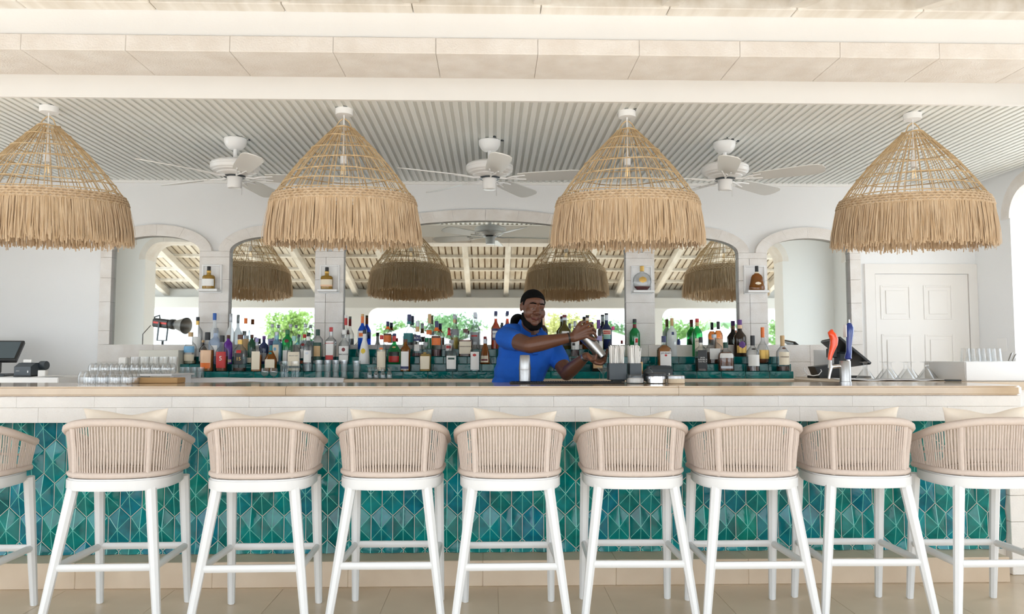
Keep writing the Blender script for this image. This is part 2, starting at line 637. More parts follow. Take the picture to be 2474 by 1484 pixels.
# panelled door on the back wall
dr = tag(link('door_1', None), 'white panelled door in a plain white frame', kind='structure')
dx0, dx1, dzt = V(2112, 700, YB).x, V(2338, 700, YB).x, V(2200, 662, YB).z
MB().box((dx0 - .085, YB - .02, 0), (dx0, YB, dzt + .085)).box((dx1, YB - .02, 0), (dx1 + .075, YB, dzt + .085)).box((dx0, YB - .02, dzt), (dx1, YB, dzt + .085)).obj('door_frame', M['door'], dr)
lf = MB().box((dx0 + .006, YB - .012, .01), (dx1 - .006, YB, dzt - .006)).obj('door_leaf', M['door'], dr)
px = [(2126, 2199), (2230, 2300)]
rows = [(V(2200, 690, YB).z, V(2200, 772, YB).z), (V(2200, 808, YB).z, .95), (.85, .2)]
for a, b in px:
    for z1, z0 in rows:
        xa_, xb_ = V(a, 750, YB).x, V(b, 750, YB).x
        bm = MB()
        for lo, hi in (((xa_, YB - .017, z0), (xa_ + .016, YB - .012, z1)), ((xb_ - .016, YB - .017, z0), (xb_, YB - .012, z1)),
                       ((xa_ + .016, YB - .017, z0), (xb_ - .016, YB - .012, z0 + .016)), ((xa_ + .016, YB - .017, z1 - .016), (xb_ - .016, YB - .012, z1))):
            bm.cbox(lo, hi, .002)
        bm.cbox((xa_ + .045, YB - .018, z0 + .045), (xb_ - .045, YB - .012, z1 - .045), .005)
        bm.obj('door_panel', M['door'], dr)
hb = MB().lathe([(.022, 0), (.022, .006), (.008, .01), (.008, .035), (.024, .045), (.026, .06), (.014, .07)], 14, M=Matrix.Translation((dx0 + .07, YB - .012, 1.0)) @ Matrix.Rotation(PI / 2, 4, 'X'))
hb.obj('door_knob', M['chrome'], dr, 40)

# ================================================================ terrace behind the camera (seen in the mirrors)
ro = tag(link('terrace_roof', None), 'whitewashed timber lean-to roof over the terrace', kind='structure')
D0, D1, ZT, SL = 3.505, .70, 2.86, .272
rz = lambda d: ZT - SL * (BAY0 - d)
ang = math.atan(SL)


def slope_box(parent, name, xa, xb, da, db, h0, h1, m):
    """box that follows the roof slope between da<db, h0..h1 above the rafter underside"""
    vs = [(xa, da, rz(da) + h0), (xb, da, rz(da) + h0), (xb, db, rz(db) + h0), (xa, db, rz(db) + h0)]
    vs += [(p[0], p[1], p[2] + h1 - h0) for p in vs]
    return MB().add(vs, [(3, 2, 1, 0), (4, 5, 6, 7), (0, 1, 5, 4), (1, 2, 6, 5), (2, 3, 7, 6), (3, 0, 4, 7)]).obj(name, M[m], parent)


for k in range(-10, 11):
    xr = -.36 + .58 * k
    slope_box(ro, 'rafter', xr - .036, xr + .036, D1, D0, 0, .10, 'wood_white')
for d in (3.25, 2.80, 2.34, 1.87, 1.42, 1.0):
    slope_box(ro, 'purlin', -6.3, 6.0, d - .022, d + .022, .10, .135, 'wood_white')
xx = -6.3
bme = None
while xx < 6.0:
    if bme is None:
        bo = slope_box(ro, 'roof_board', 0, .07, D1, D0, .135, .15, 'wood_grey')
        bme = bo.data
        bo.location.x = xx
    else:
        link('roof_board', bme, ro, (xx, 0, 0))
    xx += .09
slope_box(ro, 'roof_sheet', -6.4, 6.1, D1 - .05, D0, .16, .19, 'roofing')
for k in range(-10, 10):
    xr = -.36 + .58 * k
    MB().cbox((xr + .002, BAY0 - .07, V(1237, 16, BAY0 - .07).z), (xr + .578, BAY0 + .012, 3.0), .004).obj('wall_plate', M['wood_white'], ro)
ev = tag(link('trim_4', None), 'white plastered eave beam on terrace columns', kind='structure')
ED0, ED1 = .95, 1.25
MB().box((-6.4, ED0, 2.01), (6.1, ED1, 2.17)).box((-6.4, ED0, 2.17), (6.1, ED0 + .12, 2.305)).obj('beam', M['eave'], ev)
for cx_, w in ((-5.6, .46), (-2.12, .46), (2.45, .36), (5.6, .4)):
    mb = MB().box((cx_ - w / 2, ED0 + .01, -.02), (cx_ + w / 2, ED1 - .01, 2.01))
    for sg in (-1, 1):
        pts = [(cx_ + sg * w / 2, 2.01)] + [(cx_ + sg * (w / 2 + .16 * (1 - math.sin(PI / 2 * i / 6))), 1.85 + .16 * (1 - (1 - math.cos(PI / 2 * i / 6))) if False else 1.85 + .16 * math.cos(PI / 2 * i / 6)) for i in range(7)]
        # concave bracket between column and beam
        pts = [(cx_ + sg * w / 2, 2.01), (cx_ + sg * (w / 2 + .16), 2.01)] + [(cx_ + sg * (w / 2 + .16 - .16 * math.sin(PI / 2 * i / 6)), 1.85 + .16 * math.cos(PI / 2 * i / 6)) for i in range(1, 7)]
        mb.prism(pts if sg < 0 else pts[::-1], ED0 + .01, ED1 - .01)
    mb.obj('column', M['plaster'], ev)

# ================================================================ garden beyond the terrace
leaf_cols = [srgb(120, 160, 84), srgb(150, 182, 96), srgb(104, 146, 92), srgb(176, 176, 104)]
for i, c in enumerate(leaf_cols):
    M['leaf%d' % i] = mat('foliage_%d' % i, c, .7, vary=.4, vscale=1.5)
M['bark'] = mat('bark', srgb(150, 132, 112), .9, vary=.3, vscale=8)


def tree(x, y, h, rx, rz_, li, label, seed):
    rnd = random.Random(seed)
    t = thing('garden_tree', label, 'tree', (x, y, 0), 0, 'garden trees beyond the terrace')
    mb = MB().tube([(0, 0, -.05), (.1, 0, h * .3), (-.05, .1, h * .6), (.05, 0, h * .8)], [.16, .13, .1, .05], 8)
    for k in range(4):
        a = rnd.uniform(0, 6.28)
        mb.tube([(0, 0, h * .45), (rx * .4 * math.cos(a), rx * .4 * math.sin(a), h * .62), (rx * .7 * math.cos(a), rx * .7 * math.sin(a), h * .75)], [.07, .05, .02], 6)
    mb.obj('trunk', M['bark'], t, 50)
    vs, fs = [], []
    cl = [(rnd.gauss(0, .45) * rx, rnd.gauss(0, .45) * rx, h - rz_ + rnd.uniform(-.75, .6) * rz_) for _ in range(44)]
    for k in range(2600):
        c = rnd.choice(cl)
        p = Vector(c) + Vector((rnd.gauss(0, 1), rnd.gauss(0, 1), rnd.gauss(0, .8))) * rx * .2
        if p.z > h:
            p.z = h - rnd.random() * .3
        u = Vector((rnd.gauss(0, 1), rnd.gauss(0, 1), rnd.gauss(0, 1))).normalized() * rnd.uniform(.10, .2)
        w = u.orthogonal().normalized() * u.length * .5
        b = len(vs)
        vs += [p - u, p + w, p + u, p - w]
        fs.append((b, b + 1, b + 2, b + 3))
    o = MB().add(vs, fs).obj('foliage', M['leaf%d' % li], t)
    o['kind'] = 'stuff'
    return t


tl = [(-15.2, -46, 5.0, 1.7, 1.5, 1, 'yellow green tree with orange tint standing apart'), (-7.5, -52, 4.3, 2.4, 1.3, 0, 'broad mid green tree behind the parasols'),
      (-3.2, -44, 4.4, 2.3, 1.3, 2, 'blue green bushy tree behind the parasols'), (1.0, -54, 4.2, 2.2, 1.3, 1, 'light yellow green tree behind the parasols'),
      (5.4, -44, 4.5, 2.4, 1.4, 3, 'pale olive tree behind the parasols'), (9.6, -53, 4.4, 2.2, 1.3, 2, 'blue green tree near the palm'),
      (13.6, -45, 4.3, 2.2, 1.5, 0, 'mid green tree beside the grey palm trunk'), (18.3, -54, 4.6, 2.3, 1.8, 1, 'tall light green tree past the palm'),
      (22.2, -45, 4.4, 2.2, 1.8, 0, 'green tree at the end of the garden')]
for k, (x, y, h, rx, rz_, li, lab) in enumerate(tl):
    tree(x, y, h, rx, rz_, li, lab, 40 + k)
# palm
pt = thing('palm_tree', 'grey trunked palm with drooping fronds', 'tree', (15.6, -40, 0))
MB().tube([(0, 0, -.05), (.05, 0, 1.2), (.12, 0, 2.4), (.1, 0, 3.3)], [.2, .15, .13, .12], 10).obj('trunk', M['bark'], pt, 50)
for k in range(11):
    a = 2 * PI * k / 11 + .2
    vs, fs = [], []
    for i in range(9):
        s = i / 8
        r, z = 1.7 * s, 3.3 + .7 * math.sin(s * 2.0) - 1.1 * s * s
        for sg in (-1, 1):
            w = .28 * math.sin(PI * min(1, s * .9 + .1))
            vs.append((r * math.cos(a) - sg * w * math.sin(a), r * math.sin(a) + sg * w * math.cos(a), z - .1 * w))
        if i:
            fs.append((2 * i - 2, 2 * i - 1, 2 * i + 1, 2 * i))
    o = MB().add(vs, fs).obj('frond', M['leaf2'], pt)
M['canvas'] = mat('white_canvas', srgb(246, 245, 242), .8)


def parasol(x, y, zt, r, label):
    t = thing('parasol', label, 'parasol', (x, y, 0), .2, 'white parasols in the garden')
    MB().tube([(0, 0, -.02), (0, 0, zt + .1)], .03, 10).obj('pole', M['white_paint'], t, 50)
    n = 8
    mb = MB()
    top, bot = [], []
    for i in range(n):
        a = 2 * PI * i / n
        top.append((r * math.cos(a), r * math.sin(a), zt - .6))
    vs = [(0, 0, zt)] + top + [(p[0], p[1], p[2] - .16) for p in top] + [(0, 0, zt - .02)] + [(p[0] * .985, p[1] * .985, p[2] - .02) for p in top]
    fs = [(0, 1 + i, 1 + (i + 1) % n) for i in range(n)] + [(1 + i, 1 + n + i, 1 + n + (i + 1) % n, 1 + (i + 1) % n) for i in range(n)]
    b = 2 * n + 1
    fs += [(b, b + 1 + (i + 1) % n, b + 1 + i) for i in range(n)]
    mb.add(vs, fs).obj('canopy', M['canvas'], t)
    rm = MB()
    for i in range(n):
        a = 2 * PI * i / n
        rm.tube([(0, 0, zt - .04), (r * .97 * math.cos(a), r * .97 * math.sin(a), zt - .62)], .012, 5)
    rm.obj('rib_frame', M['white_paint'], t)
    MB().lathe([(.28, 0), (.28, .06), (.06, .1), (.05, .3)], 16).obj('base', M['white_plastic'], t, 40)
    return t


for x, y, zt, r, lab in ((-2.7, -12.4, 2.25, 1.9, 'white octagonal parasol near the terrace column'), (.5, -17, 2.5, 1.7, 'white octagonal parasol between two wider ones'),
                         (3.6, -12.6, 2.2, 1.9, 'white octagonal parasol opposite the bartender'), (7.8, -13.5, 2.3, 1.7, 'white octagonal parasol in front of the palm'),
                         (9.9, -9.6, 2.05, 1.4, 'low white parasol seen past the opening jamb')):
    parasol(x, y, zt, r, lab)
# ================================================================ the bar
YF, YT, YP = 4.38, 4.62, 4.43      # counter edge, tile face, plinth face
ZT_ = 1.101
bar = thing('bar_counter', 'bar front clad in teal faceted hexagonal tiles below a white stone band', 'bar counter')
BX0, BX1 = -3.75, V(2425, 1170, YT).x
PR = V(2468, 990, 4.40).x
MB().box((BX0, YT + .02, 0), (BX1 + .02, 4.98, 1.045)).obj('body', M['plaster'], bar)
MB().box((BX0, YT, .10), (BX1, YT + .02, 1.0)).obj('grout_bed', M['grout'], bar)
# white stone band under the top
nb = 16
for k in range(nb):
    a, b = BX0 + (PR - BX0) * k / nb, BX0 + (PR - BX0) * (k + 1) / nb
    for z0, z1 in ((.902, .985), (.985, 1.046)):
        sh = .12 if z0 > .95 else 0
        MB().cbox((max(BX0, a + .0004 - sh), 4.405, z0 + .0004), (min(PR, b - .0004 - sh) if k < nb - 1 else PR, YT, z1 - .0004), .0014).obj('band_block', M['coral_white'], bar)
# beige plinth
nb = 9
for k in range(nb):
    a, b = BX0 + (V(2440, 1370, YP).x - BX0) * k / nb, BX0 + (V(2440, 1370, YP).x - BX0) * (k + 1) / nb
    MB().cbox((a + .0003, YP, 0), (b - .0003, YT + .02, .139), .003).obj('plinth_block', M['limestone'], bar)
# end pier of white stone
for k in range(6):
    MB().cbox((BX1 + .002, 4.57, .152 * k + .001), (BX1 + .42, 4.95, .152 * (k + 1) - .001), .003).obj('pier_block', M['coral_white'], bar)
# faceted tiles
TW, TP, TL, TT = .1245, .192, .135, .057
ap = V(1366, 1193, YT - .02)
proto = {}


def tile_mesh(key, zcut, side):
    hw, hl = TW / 2 - .0022, TL / 2
    tipz = hl + TT - .0025
    hl -= .001
    ring_ = [(-hw, -hl), (0, -tipz), (hw, -hl), (hw, hl), (0, tipz), (-hw, hl)]
    vs = [(x, .012, z) for x, z in ring_] + [(x, 0, z) for x, z in ring_] + [(x * .93, -.003, z * .955) for x, z in ring_] + [(0, -.027, 0)]
    fs = [tuple(range(6))]
    for i in range(6):
        j = (i + 1) % 6
        fs += [(i + 6, j + 6, j, i), (i + 12, j + 12, j + 6, i + 6), (18, j + 12, i + 12)]
    bm = bmesh.new()
    bv = [bm.verts.new(v) for v in vs]
    for f in fs:
        bm.faces.new([bv[i] for i in f])
    bm.edges.ensure_lookup_table()
    ridge = [e for e in bm.edges if bv[18] in e.verts]
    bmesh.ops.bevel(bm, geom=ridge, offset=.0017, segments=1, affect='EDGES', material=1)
    for z, n in zcut:
        bmesh.ops.bisect_plane(bm, geom=list(bm.verts) + list(bm.edges) + list(bm.faces), plane_co=(0, 0, z), plane_no=(0, 0, n), clear_outer=True)
    for x, n in side:
        bmesh.ops.bisect_plane(bm, geom=list(bm.verts) + list(bm.edges) + list(bm.faces), plane_co=(x, 0, 0), plane_no=(n, 0, 0), clear_outer=True)
    if not bm.faces:
        bm.free()
        return None
    bmesh.ops.recalc_face_normals(bm, faces=bm.faces)
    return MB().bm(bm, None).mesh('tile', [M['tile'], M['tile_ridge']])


for r in range(-3, 4):
    zc = ap.z + r * TP
    if zc + .125 < .14 or zc - .125 > .90:
        continue
    zcut = []
    if zc - .125 < .141:
        zcut.append((.141 - zc, -1))
    if zc + .125 > .900:
        zcut.append((.900 - zc, 1))
    for i in range(-45, 40):
        xc = ap.x + (i + (.5 if r % 2 else 0)) * TW
        if xc < -3.3 or xc - TW / 2 > BX1 - .01:
            continue
        sd = [(BX1 - .002 - xc, 1)] if xc + TW / 2 > BX1 else []
        key = (r, bool(sd))
        if key not in proto:
            proto[key] = tile_mesh(key, zcut, sd)
        if proto[key]:
            link('tile', proto[key], bar, (xc, YT - .001, zc))

# limestone top in three slabs with a rounded end
top = thing('bar_countertop', 'beige honed limestone bar top with rounded edge', 'countertop')
CX1 = V(2474, 945, YF).x + .03
cuts = [BX0, V(690, 958, YF).x, V(1640, 940, YF).x, CX1]
for k in range(3):
    a, b = cuts[k] + .001, cuts[k + 1] - .001
    bm = bmesh.new()
    pts = [(a, YF), (b, YF), (b, 5.05), (a, 5.05)]
    if k == 2:
        r = .09
        pts = [(a, YF)] + [(b - r + r * math.sin(PI / 2 * i / 6), YF + r - r * math.cos(PI / 2 * i / 6)) for i in range(7)] + [(b, 5.05), (a, 5.05)]
    f = bm.faces.new([bm.verts.new((x, y, ZT_ - .053)) for x, y in pts])
    e = bmesh.ops.extrude_face_region(bm, geom=[f])
    for v in e['geom']:
        if isinstance(v, bmesh.types.BMVert):
            v.co.z = ZT_
    bmesh.ops.recalc_face_normals(bm, faces=bm.faces)
    ed = [q for q in bm.edges if abs(q.verts[0].co.y - YF) < .1 and abs(q.verts[1].co.y - YF) < .1 and abs(q.verts[0].co.z - q.verts[1].co.z) < 1e-4]
    bmesh.ops.bevel(bm, geom=ed, offset=.009, segments=3, affect='EDGES')
    MB().bm(bm).obj('slab', M['counter'], top, 40)

# ================================================================ bar stools
SW, SB = .258, .238


def upath(a, b, front, n):
    """U outline seen from above, from the left arm tip round the back to the right arm tip"""
    pts = []
    y0 = -.02
    na = max(3, n // 7)
    for i in range(na):
        pts.append((-a, front + (y0 - front) * i / na))
    nb_ = n - 2 * na
    for i in range(nb_ + 1):
        th = PI * i / nb_
        c, s = math.cos(th), math.sin(th)
        pts.append((-a * math.copysign(abs(c) ** .82, c), y0 - (b + y0) * abs(s) ** .82))
    for i in range(na - 1, -1, -1):
        pts.append((a, front + (y0 - front) * i / na))
    # even spacing
    L = [0]
    for p, q in zip(pts, pts[1:]):
        L.append(L[-1] + math.dist(p, q))
    res, j = [], 0
    for k in range(n + 1):
        t = L[-1] * k / n
        while j < len(L) - 2 and L[j + 1] < t:
            j += 1
        f = (t - L[j]) / (L[j + 1] - L[j] + 1e-9)
        res.append((pts[j][0] + (pts[j + 1][0] - pts[j][0]) * f, pts[j][1] + (pts[j + 1][1] - pts[j][1]) * f))
    return res


def ztop(y):
    t = min(1, max(0, (y + .235) / .365))
    return .960 - .122 * t ** .9


NC = 76
ptop, pmid, pbot = upath(SW, .240, .13, NC), upath(SW - .012, .226, .13, NC), upath(SB, .222, .13, NC)
stool = thing('bar_stool', 'white framed bar stool with woven beige rope back', 'stool', (0, 3.92, 0), 0, 'rope back bar stools along the bar')
MB().tube([(x, y, ztop(y)) for x, y in ptop], .0195, 8).obj('top_rail', M['rope'], stool, 60)
MB().tube([(x, y, .713) for x, y in pbot], .0145, 8).obj('bottom_rail', M['rope'], stool, 60)
mb = MB()
rnd = random.Random(3)
for k in range(NC + 1):
    if k in (9, NC - 9):
        continue
    (x0, y0), (x1, y1), (x2, y2) = ptop[k], pmid[k], pbot[k]
    zt = ztop(y0) - .006
    zm = .716 + (zt - .716) * .46
    j = rnd.uniform(-.002, .002)
    mb.tube([(x0, y0, zt), ((x0 + x1) / 2 + j, (y0 + y1) / 2, (zt + zm) / 2), (x1, y1, zm), ((x1 + x2) / 2 - j * .5, (y1 + y2) / 2, (zm + .72) / 2), (x2, y2, .72)], .0043, 5)
w = mb.obj('rope_weave', M['rope'], stool, 60)
w['kind'] = 'stuff'
MB().tube([(x * .955, y * .955, .716 + (ztop(y) - .716) * .46) for x, y in pmid], .006, 6).obj('waist_rail', M['rope'], stool, 60)
for s in (-1, 1):
    k = 25 if s < 0 else NC - 25
    (x0, y0), (x1, y1), (x2, y2) = ptop[k], pmid[k], pbot[k]
    MB().tube([(x0, y0, .95), (x1, y1 + .004, .83), (x2, y2 + .004, .70)], .013, 8).obj('back_post', M['rope'], stool, 60)
seat = []
for i in range(40):
    a = 2 * PI * i / 40
    c, q = math.cos(a), math.sin(a)
    k = (abs(c) ** 3 + abs(q) ** 3) ** (-1 / 3)
    seat.append((SB * 1.02 * c * k, -.012 + .222 * q * k))
bm = bmesh.new()
f = bm.faces.new([bm.verts.new((x, y, .642)) for x, y in seat])
e = bmesh.ops.extrude_face_region(bm, geom=[f])
for v in e['geom']:
    if isinstance(v, bmesh.types.BMVert):
        v.co.z = .697
bmesh.ops.recalc_face_normals(bm, faces=bm.faces)
bmesh.ops.bevel(bm, geom=[q for q in bm.edges if abs(q.verts[0].co.z - q.verts[1].co.z) < 1e-4], offset=.007, segments=2, affect='EDGES')
MB().bm(bm).obj('seat_frame', M['frame'], stool, 40)
MB().prism([(x * .9, y * .88 + .01) for x, y in seat], .695, .722, axis='z').obj('seat_pad', M['seat_fabric'], stool)
LEGS = [((-.178, -.165), (-.266, -.265)), ((.178, -.165), (.266, -.265)), ((-.212, .165), (-.222, .235)), ((.212, .165), (.222, .235))]


def legp(i, z):
    (x0, y0), (x1, y1) = LEGS[i]
    f = 1 - z / .66
    return (x0 + (x1 - x0) * f, y0 + (y1 - y0) * f, z)


for i in range(4):
    lg = MB().tube([legp(i, .66), legp(i, .35), legp(i, .004)], [.0245, .0215, .0165], 8, power=5, up=(0, 1, 0)).obj('leg', M['frame'], stool, 40)
    MB().tube([legp(i, .006), legp(i, 0)], .013, 8).obj('foot_pad', M['white_plastic'], lg)
for i, j in ((0, 1), (2, 3), (0, 2), (1, 3)):
    MB().tube([legp(i, .296), legp(j, .296)], .0165, 8, power=5, wide=.8).obj('footrest_bar', M['frame'], stool, 40)
ordinal = ['', 'nearest', 'second', 'third', 'fourth', 'fifth', 'sixth', 'seventh', 'eighth', 'ninth']
SX = [2.415, 1.815, 1.245, .695, .09, -.485, -1.105, -1.785, -2.55]
stools = []
for k, x in enumerate(SX):
    n = ordinal[k + 1]
    lab = 'white bar stool with beige rope back, ' + ('nearest to the white stone end pier' if k == 0 else n + ' from the white stone end pier')
    if k == 0:
        stool.location.x = x
        stool['label'] = lab
        stools.append(stool)
    else:
        stools.append(copy_tree(stool, None, (x, 3.92 + (.034 if k % 2 else 0), 0), rnd.uniform(-.02, .02), lab))


def pillow_mesh(seed):
    r = random.Random(seed)
    n = 14
    W_, H_, T_ = .203, .150, .052
    sag = r.uniform(.06, .2)
    skew = r.uniform(-.3, .3)
    vs, fs = [], []
    for side in (-1, 1):
        for j in range(n + 1):
            for i in range(n + 1):
                u, v = -1 + 2 * i / n, -1 + 2 * j / n
                x = u * W_ * (1 - .10 * (1 - v * v) * abs(u))
                z = v * H_ * (1 - .10 * (1 - u * u) * abs(v))
                if v > 0:
                    z -= sag * H_ * v * math.exp(-((u - skew) / .4) ** 2) * .8
                t = T_ * ((1 - u ** 4) * (1 - v ** 4)) ** .55 + .0015
                vs.append((x, side * t, z))
    m = (n + 1) ** 2
    for j in range(n):
        for i in range(n):
            a = j * (n + 1) + i
            fs.append((a, a + 1, a + n + 2, a + n + 1))
            fs.append((m + a + n + 1, m + a + n + 2, m + a + 1, m + a))
    for i in range(n):
        a, b = i, n * (n + 1) + i
        fs += [(a + 1, a, m + a, m + a + 1), (b, b + 1, m + b + 1, m + b)]
        a, b = i * (n + 1), i * (n + 1) + n
        fs += [(a, a + n + 1, m + a + n + 1, m + a), (b + n + 1, b, m + b, m + b + n + 1)]
    return MB().add(vs, fs).mesh('pillow', M['cushion'], 60)


PT = [968, 977, 982, 980, 979, 972, 977, 970]
for k, x in enumerate(SX[:-1]):
    zt = V(1200, PT[k] - 0, 3.86).z
    n = ordinal[k + 1]
    o = link('pillow', pillow_mesh(20 + k), None, (x + rnd.uniform(-.02, .02), 3.865 + (.034 if k % 2 else 0), .720 + .150 + max(-.008, min(.012, zt - 1.05))), (rad(10), rnd.uniform(-.05, .05), rnd.uniform(-.08, .08)))
    tag(o, 'cream square pillow on the bar stool ' + ('nearest to' if k == 0 else n + ' from') + ' the white stone end pier', 'pillow', 'cream pillows on the bar stools')

# ================================================================ pendant lamps
YLp = 4.67
lamp = thing('pendant_lamp', 'woven raffia pendant lamp', 'lamp', (0, YLp, ZC), 0, 'fringed raffia pendants over the bar')
lab_lamp = ['conical raffia fringe pendant lamp nearest to the panelled door', 'conical raffia fringe pendant lamp second from the panelled door',
            'conical raffia fringe pendant lamp third from the panelled door', 'conical raffia fringe pendant lamp farthest from the panelled door']
ro_ = MB().lathe([(.05, -.036), (.052, -.03), (.052, 0)], 24).obj('ceiling_rose', M['white_plastic'], lamp, 40)
wire = MB()
for s in (-1, 1):
    wire.tube([(.02 * s + .02, -.02, 0), (.02 * s + .024, -.04, .008), (.02 * s + .03, -.05, .002)], .0018, 5)
wire.obj('wire_ends', M['black'], ro_)
MB().tube([(0, 0, -.036), (0, 0, -.30)], .0045, 8).obj('cord', M['white_plastic'], lamp, 60)
bu = MB().lathe([(.004, -.425), (.018, -.42), (.029, -.405), (.033, -.388), (.030, -.368), (.022, -.352), (.016, -.335), (.0155, -.33)], 16).obj('bulb', M['bulb'], lamp, 60)
M['filament'] = mat('filament', srgb(226, 190, 130), .4, emit=.3)
fm = MB()
for k in range(4):
    a = PI / 2 * k
    fm.tube([(.008 * math.cos(a), .008 * math.sin(a), -.345), (.014 * math.cos(a), .014 * math.sin(a), -.40)], .0012, 5)
fm.obj('filament', M['filament'], bu)
MB().lathe([(.012, -.335), (.019, -.33), (.019, -.285), (.01, -.275)], 16).obj('socket', M['white_plastic'], lamp, 40)
# tilted shade
sh = Matrix.Translation((0, 0, -.118)) @ Matrix.Rotation(rad(4.2), 4, 'X')
Zt_, Zb_, RT, RB = 0, -.412, .060, .408
rib = MB()
rnd = random.Random(11)
NR = 84
for k in range(NR):
    a = 2 * PI * k / NR + rnd.uniform(-.012, .012)
    if k % 3 == 2:
        continue
    pts = []
    for q in range(6):
        f = q / 5
        r = RT + (RB - RT) * (f + .065 * math.sin(PI * f)) + rnd.uniform(-.002, .002)
        aa = a + rnd.uniform(-.006, .006)
        pts.append((r * math.cos(aa), r * math.sin(aa), Zt_ + (Zb_ - Zt_) * f))
    rib.tube(pts, rnd.uniform(.0022, .0034), 4, M=sh)
ri = rib.obj('shade_ribs', M['cane'], lamp)
ri['kind'] = 'stuff'
for f, rr in ((0.0, .0045), (.14, .0035), (.32, .0035), (.50, .0035), (.68, .0035), (.83, .0035), (.96, .0035)):
    r = RT + (RB - RT) * (f + .065 * math.sin(PI * f)) + .002
    pts = []
    for i in range(40):
        a = 2 * PI * i / 40
        pts.append((r * math.cos(a), r * math.sin(a), Zt_ + (Zb_ - Zt_) * f + .004 * math.sin(3 * a + f * 9)))
    MB().tube(pts, rr, 5, M=sh, closed=True).obj('hoop', M['cane'], lamp)
tm = MB()
for s in (-1, 1):
    tm.tube([(.05 * s, -.01, 0), (.03 * s, 0, .04), (.006 * s, 0, .06)], .004, 5, M=sh)
tm.obj('hanging_tie', M['cane'], lamp)
# plaited band: three rope courses
band = MB()
for c, (dz, r) in enumerate(((-.415, .411), (-.430, .419), (-.445, .425), (-.460, .429))):
    pts = []
    for i in range(150):
        a = 2 * PI * i / 150
        w_ = .0022 * (1 if (i + c) % 2 else -1)
        pts.append(((r + w_) * math.cos(a), (r + w_) * math.sin(a), dz + w_))
    band.tube(pts, .0088, 5, M=sh, closed=True)
band.obj('woven_band', M['raffia'], lamp, 50)
fr = MB()
for k in range(1900):
    a = 2 * PI * k / 1900 * 2 + rnd.uniform(-.01, .01)
    lay = k % 2
    r0 = .430 - .012 * lay + rnd.uniform(-.004, .004)
    ln = .232 + rnd.gauss(0, .012) - .01 * lay
    da, dr_ = rnd.gauss(0, .022), rnd.gauss(.012, .008)
    wd = rnd.uniform(.0022, .0042)
    pts = []
    for f in (0, .35, .7, 1):
        aa = a + da * f * f
        r = r0 + dr_ * math.sin(f * 1.7) + .01 * f
        pts.append(Vector((r * math.cos(aa), r * math.sin(aa), -.458 - ln * f)))
    ta = Vector((-math.sin(a), math.cos(a), 0)) * wd
    no = Vector((math.cos(a), math.sin(a), 0)) * wd * .6
    vs, fs = [], []
    for p in pts:
        vs += [p - ta, p + no, p + ta]
    for q in range(3):
        b = q * 3
        fs += [(b, b + 1, b + 4, b + 3), (b + 1, b + 2, b + 5, b + 4), (b + 2, b, b + 3, b + 5)]
    fr.add(vs, fs, 0, sh)
fo = fr.obj('fringe', M['raffia'], lamp)
fo['kind'] = 'stuff'
LP = [(2205, 268), (1515, 262), (831, 256), (117, 254)]
for k, (px_, py_) in enumerate(LP):
    p = V(px_, 300, YLp)
    if k == 0:
        lamp.location = (p.x, YLp, ZC)
        lamp['label'] = lab_lamp[0]
    else:
        copy_tree(lamp, None, (p.x, YLp, ZC), rnd.uniform(-.05, .05), lab_lamp[k])

# ================================================================ ceiling fans
FZ = ZC
fans = [((569, 327), 82, 'white five blade ceiling fan farthest from the panelled door'), ((1183, 333), 61, 'white five blade ceiling fan above the wide mirror'), ((1750, 340), 40, 'white five blade ceiling fan nearest to the panelled door')]
M['fan'] = mat('fan_white', srgb(240, 240, 240), .3)
M['blade'] = mat('fan_blade', srgb(232, 232, 229), .4)
fan = thing('ceiling_fan', 'fan', 'fan', (0, 5.33, FZ), 0, 'white ceiling fans behind the bar')
MB().lathe([(.03, -.075), (.045, -.072), (.062, -.055), (.074, -.03), (.076, -.004), (.07, 0)], 28).obj('canopy', M['fan'], fan, 40)
br = MB()
for k in range(3):
    br.box((-.065 + .055 * k, -.075, 0), (-.045 + .055 * k, -.06, .016))
br.obj('gap_shade', M['dark'], fan)  # dark blocks put in as the shade of ceiling gaps above the canopy
MB().lathe([(.013, -.15), (.013, -.07)], 14).lathe([(.02, -.165), (.022, -.145), (.014, -.135)], 14).obj('downrod', M['fan'], fan, 40)
MB().lathe([(.06, -.262), (.10, -.252), (.115, -.246), (.118, -.24), (.142, -.232), (.145, -.226), (.156, -.218), (.16, -.205), (.162, -.198), (.16, -.191), (.162, -.185), (.158, -.175), (.14, -.163), (.12, -.157), (.08, -.15), (.03, -.146)], 36).obj('motor_housing', M['fan'], fan, 25)
sw = MB().lathe([(.02, -.345), (.042, -.342), (.048, -.33), (.048, -.275), (.052, -.27), (.052, -.26)], 24).obj('switch_housing', M['fan'], fan, 35)
MB().tube([(0, -.05, -.30), (0, -.053, -.32), (0, -.053, -.39)], .0015, 5).obj('pull_chain', M['chrome'], sw)
MB().lathe([(.07, -.268), (.075, -.262), (.06, -.258)], 24).obj('rotor', M['dark'], fan, 35)
bl = [(.20, .052), (.30, .062), (.45, .068), (.57, .072), (.615, .066), (.645, .045), (.655, .0)]
outl = [(x, y) for x, y in bl] + [(x, -y) for x, y in bl[-2::-1]]
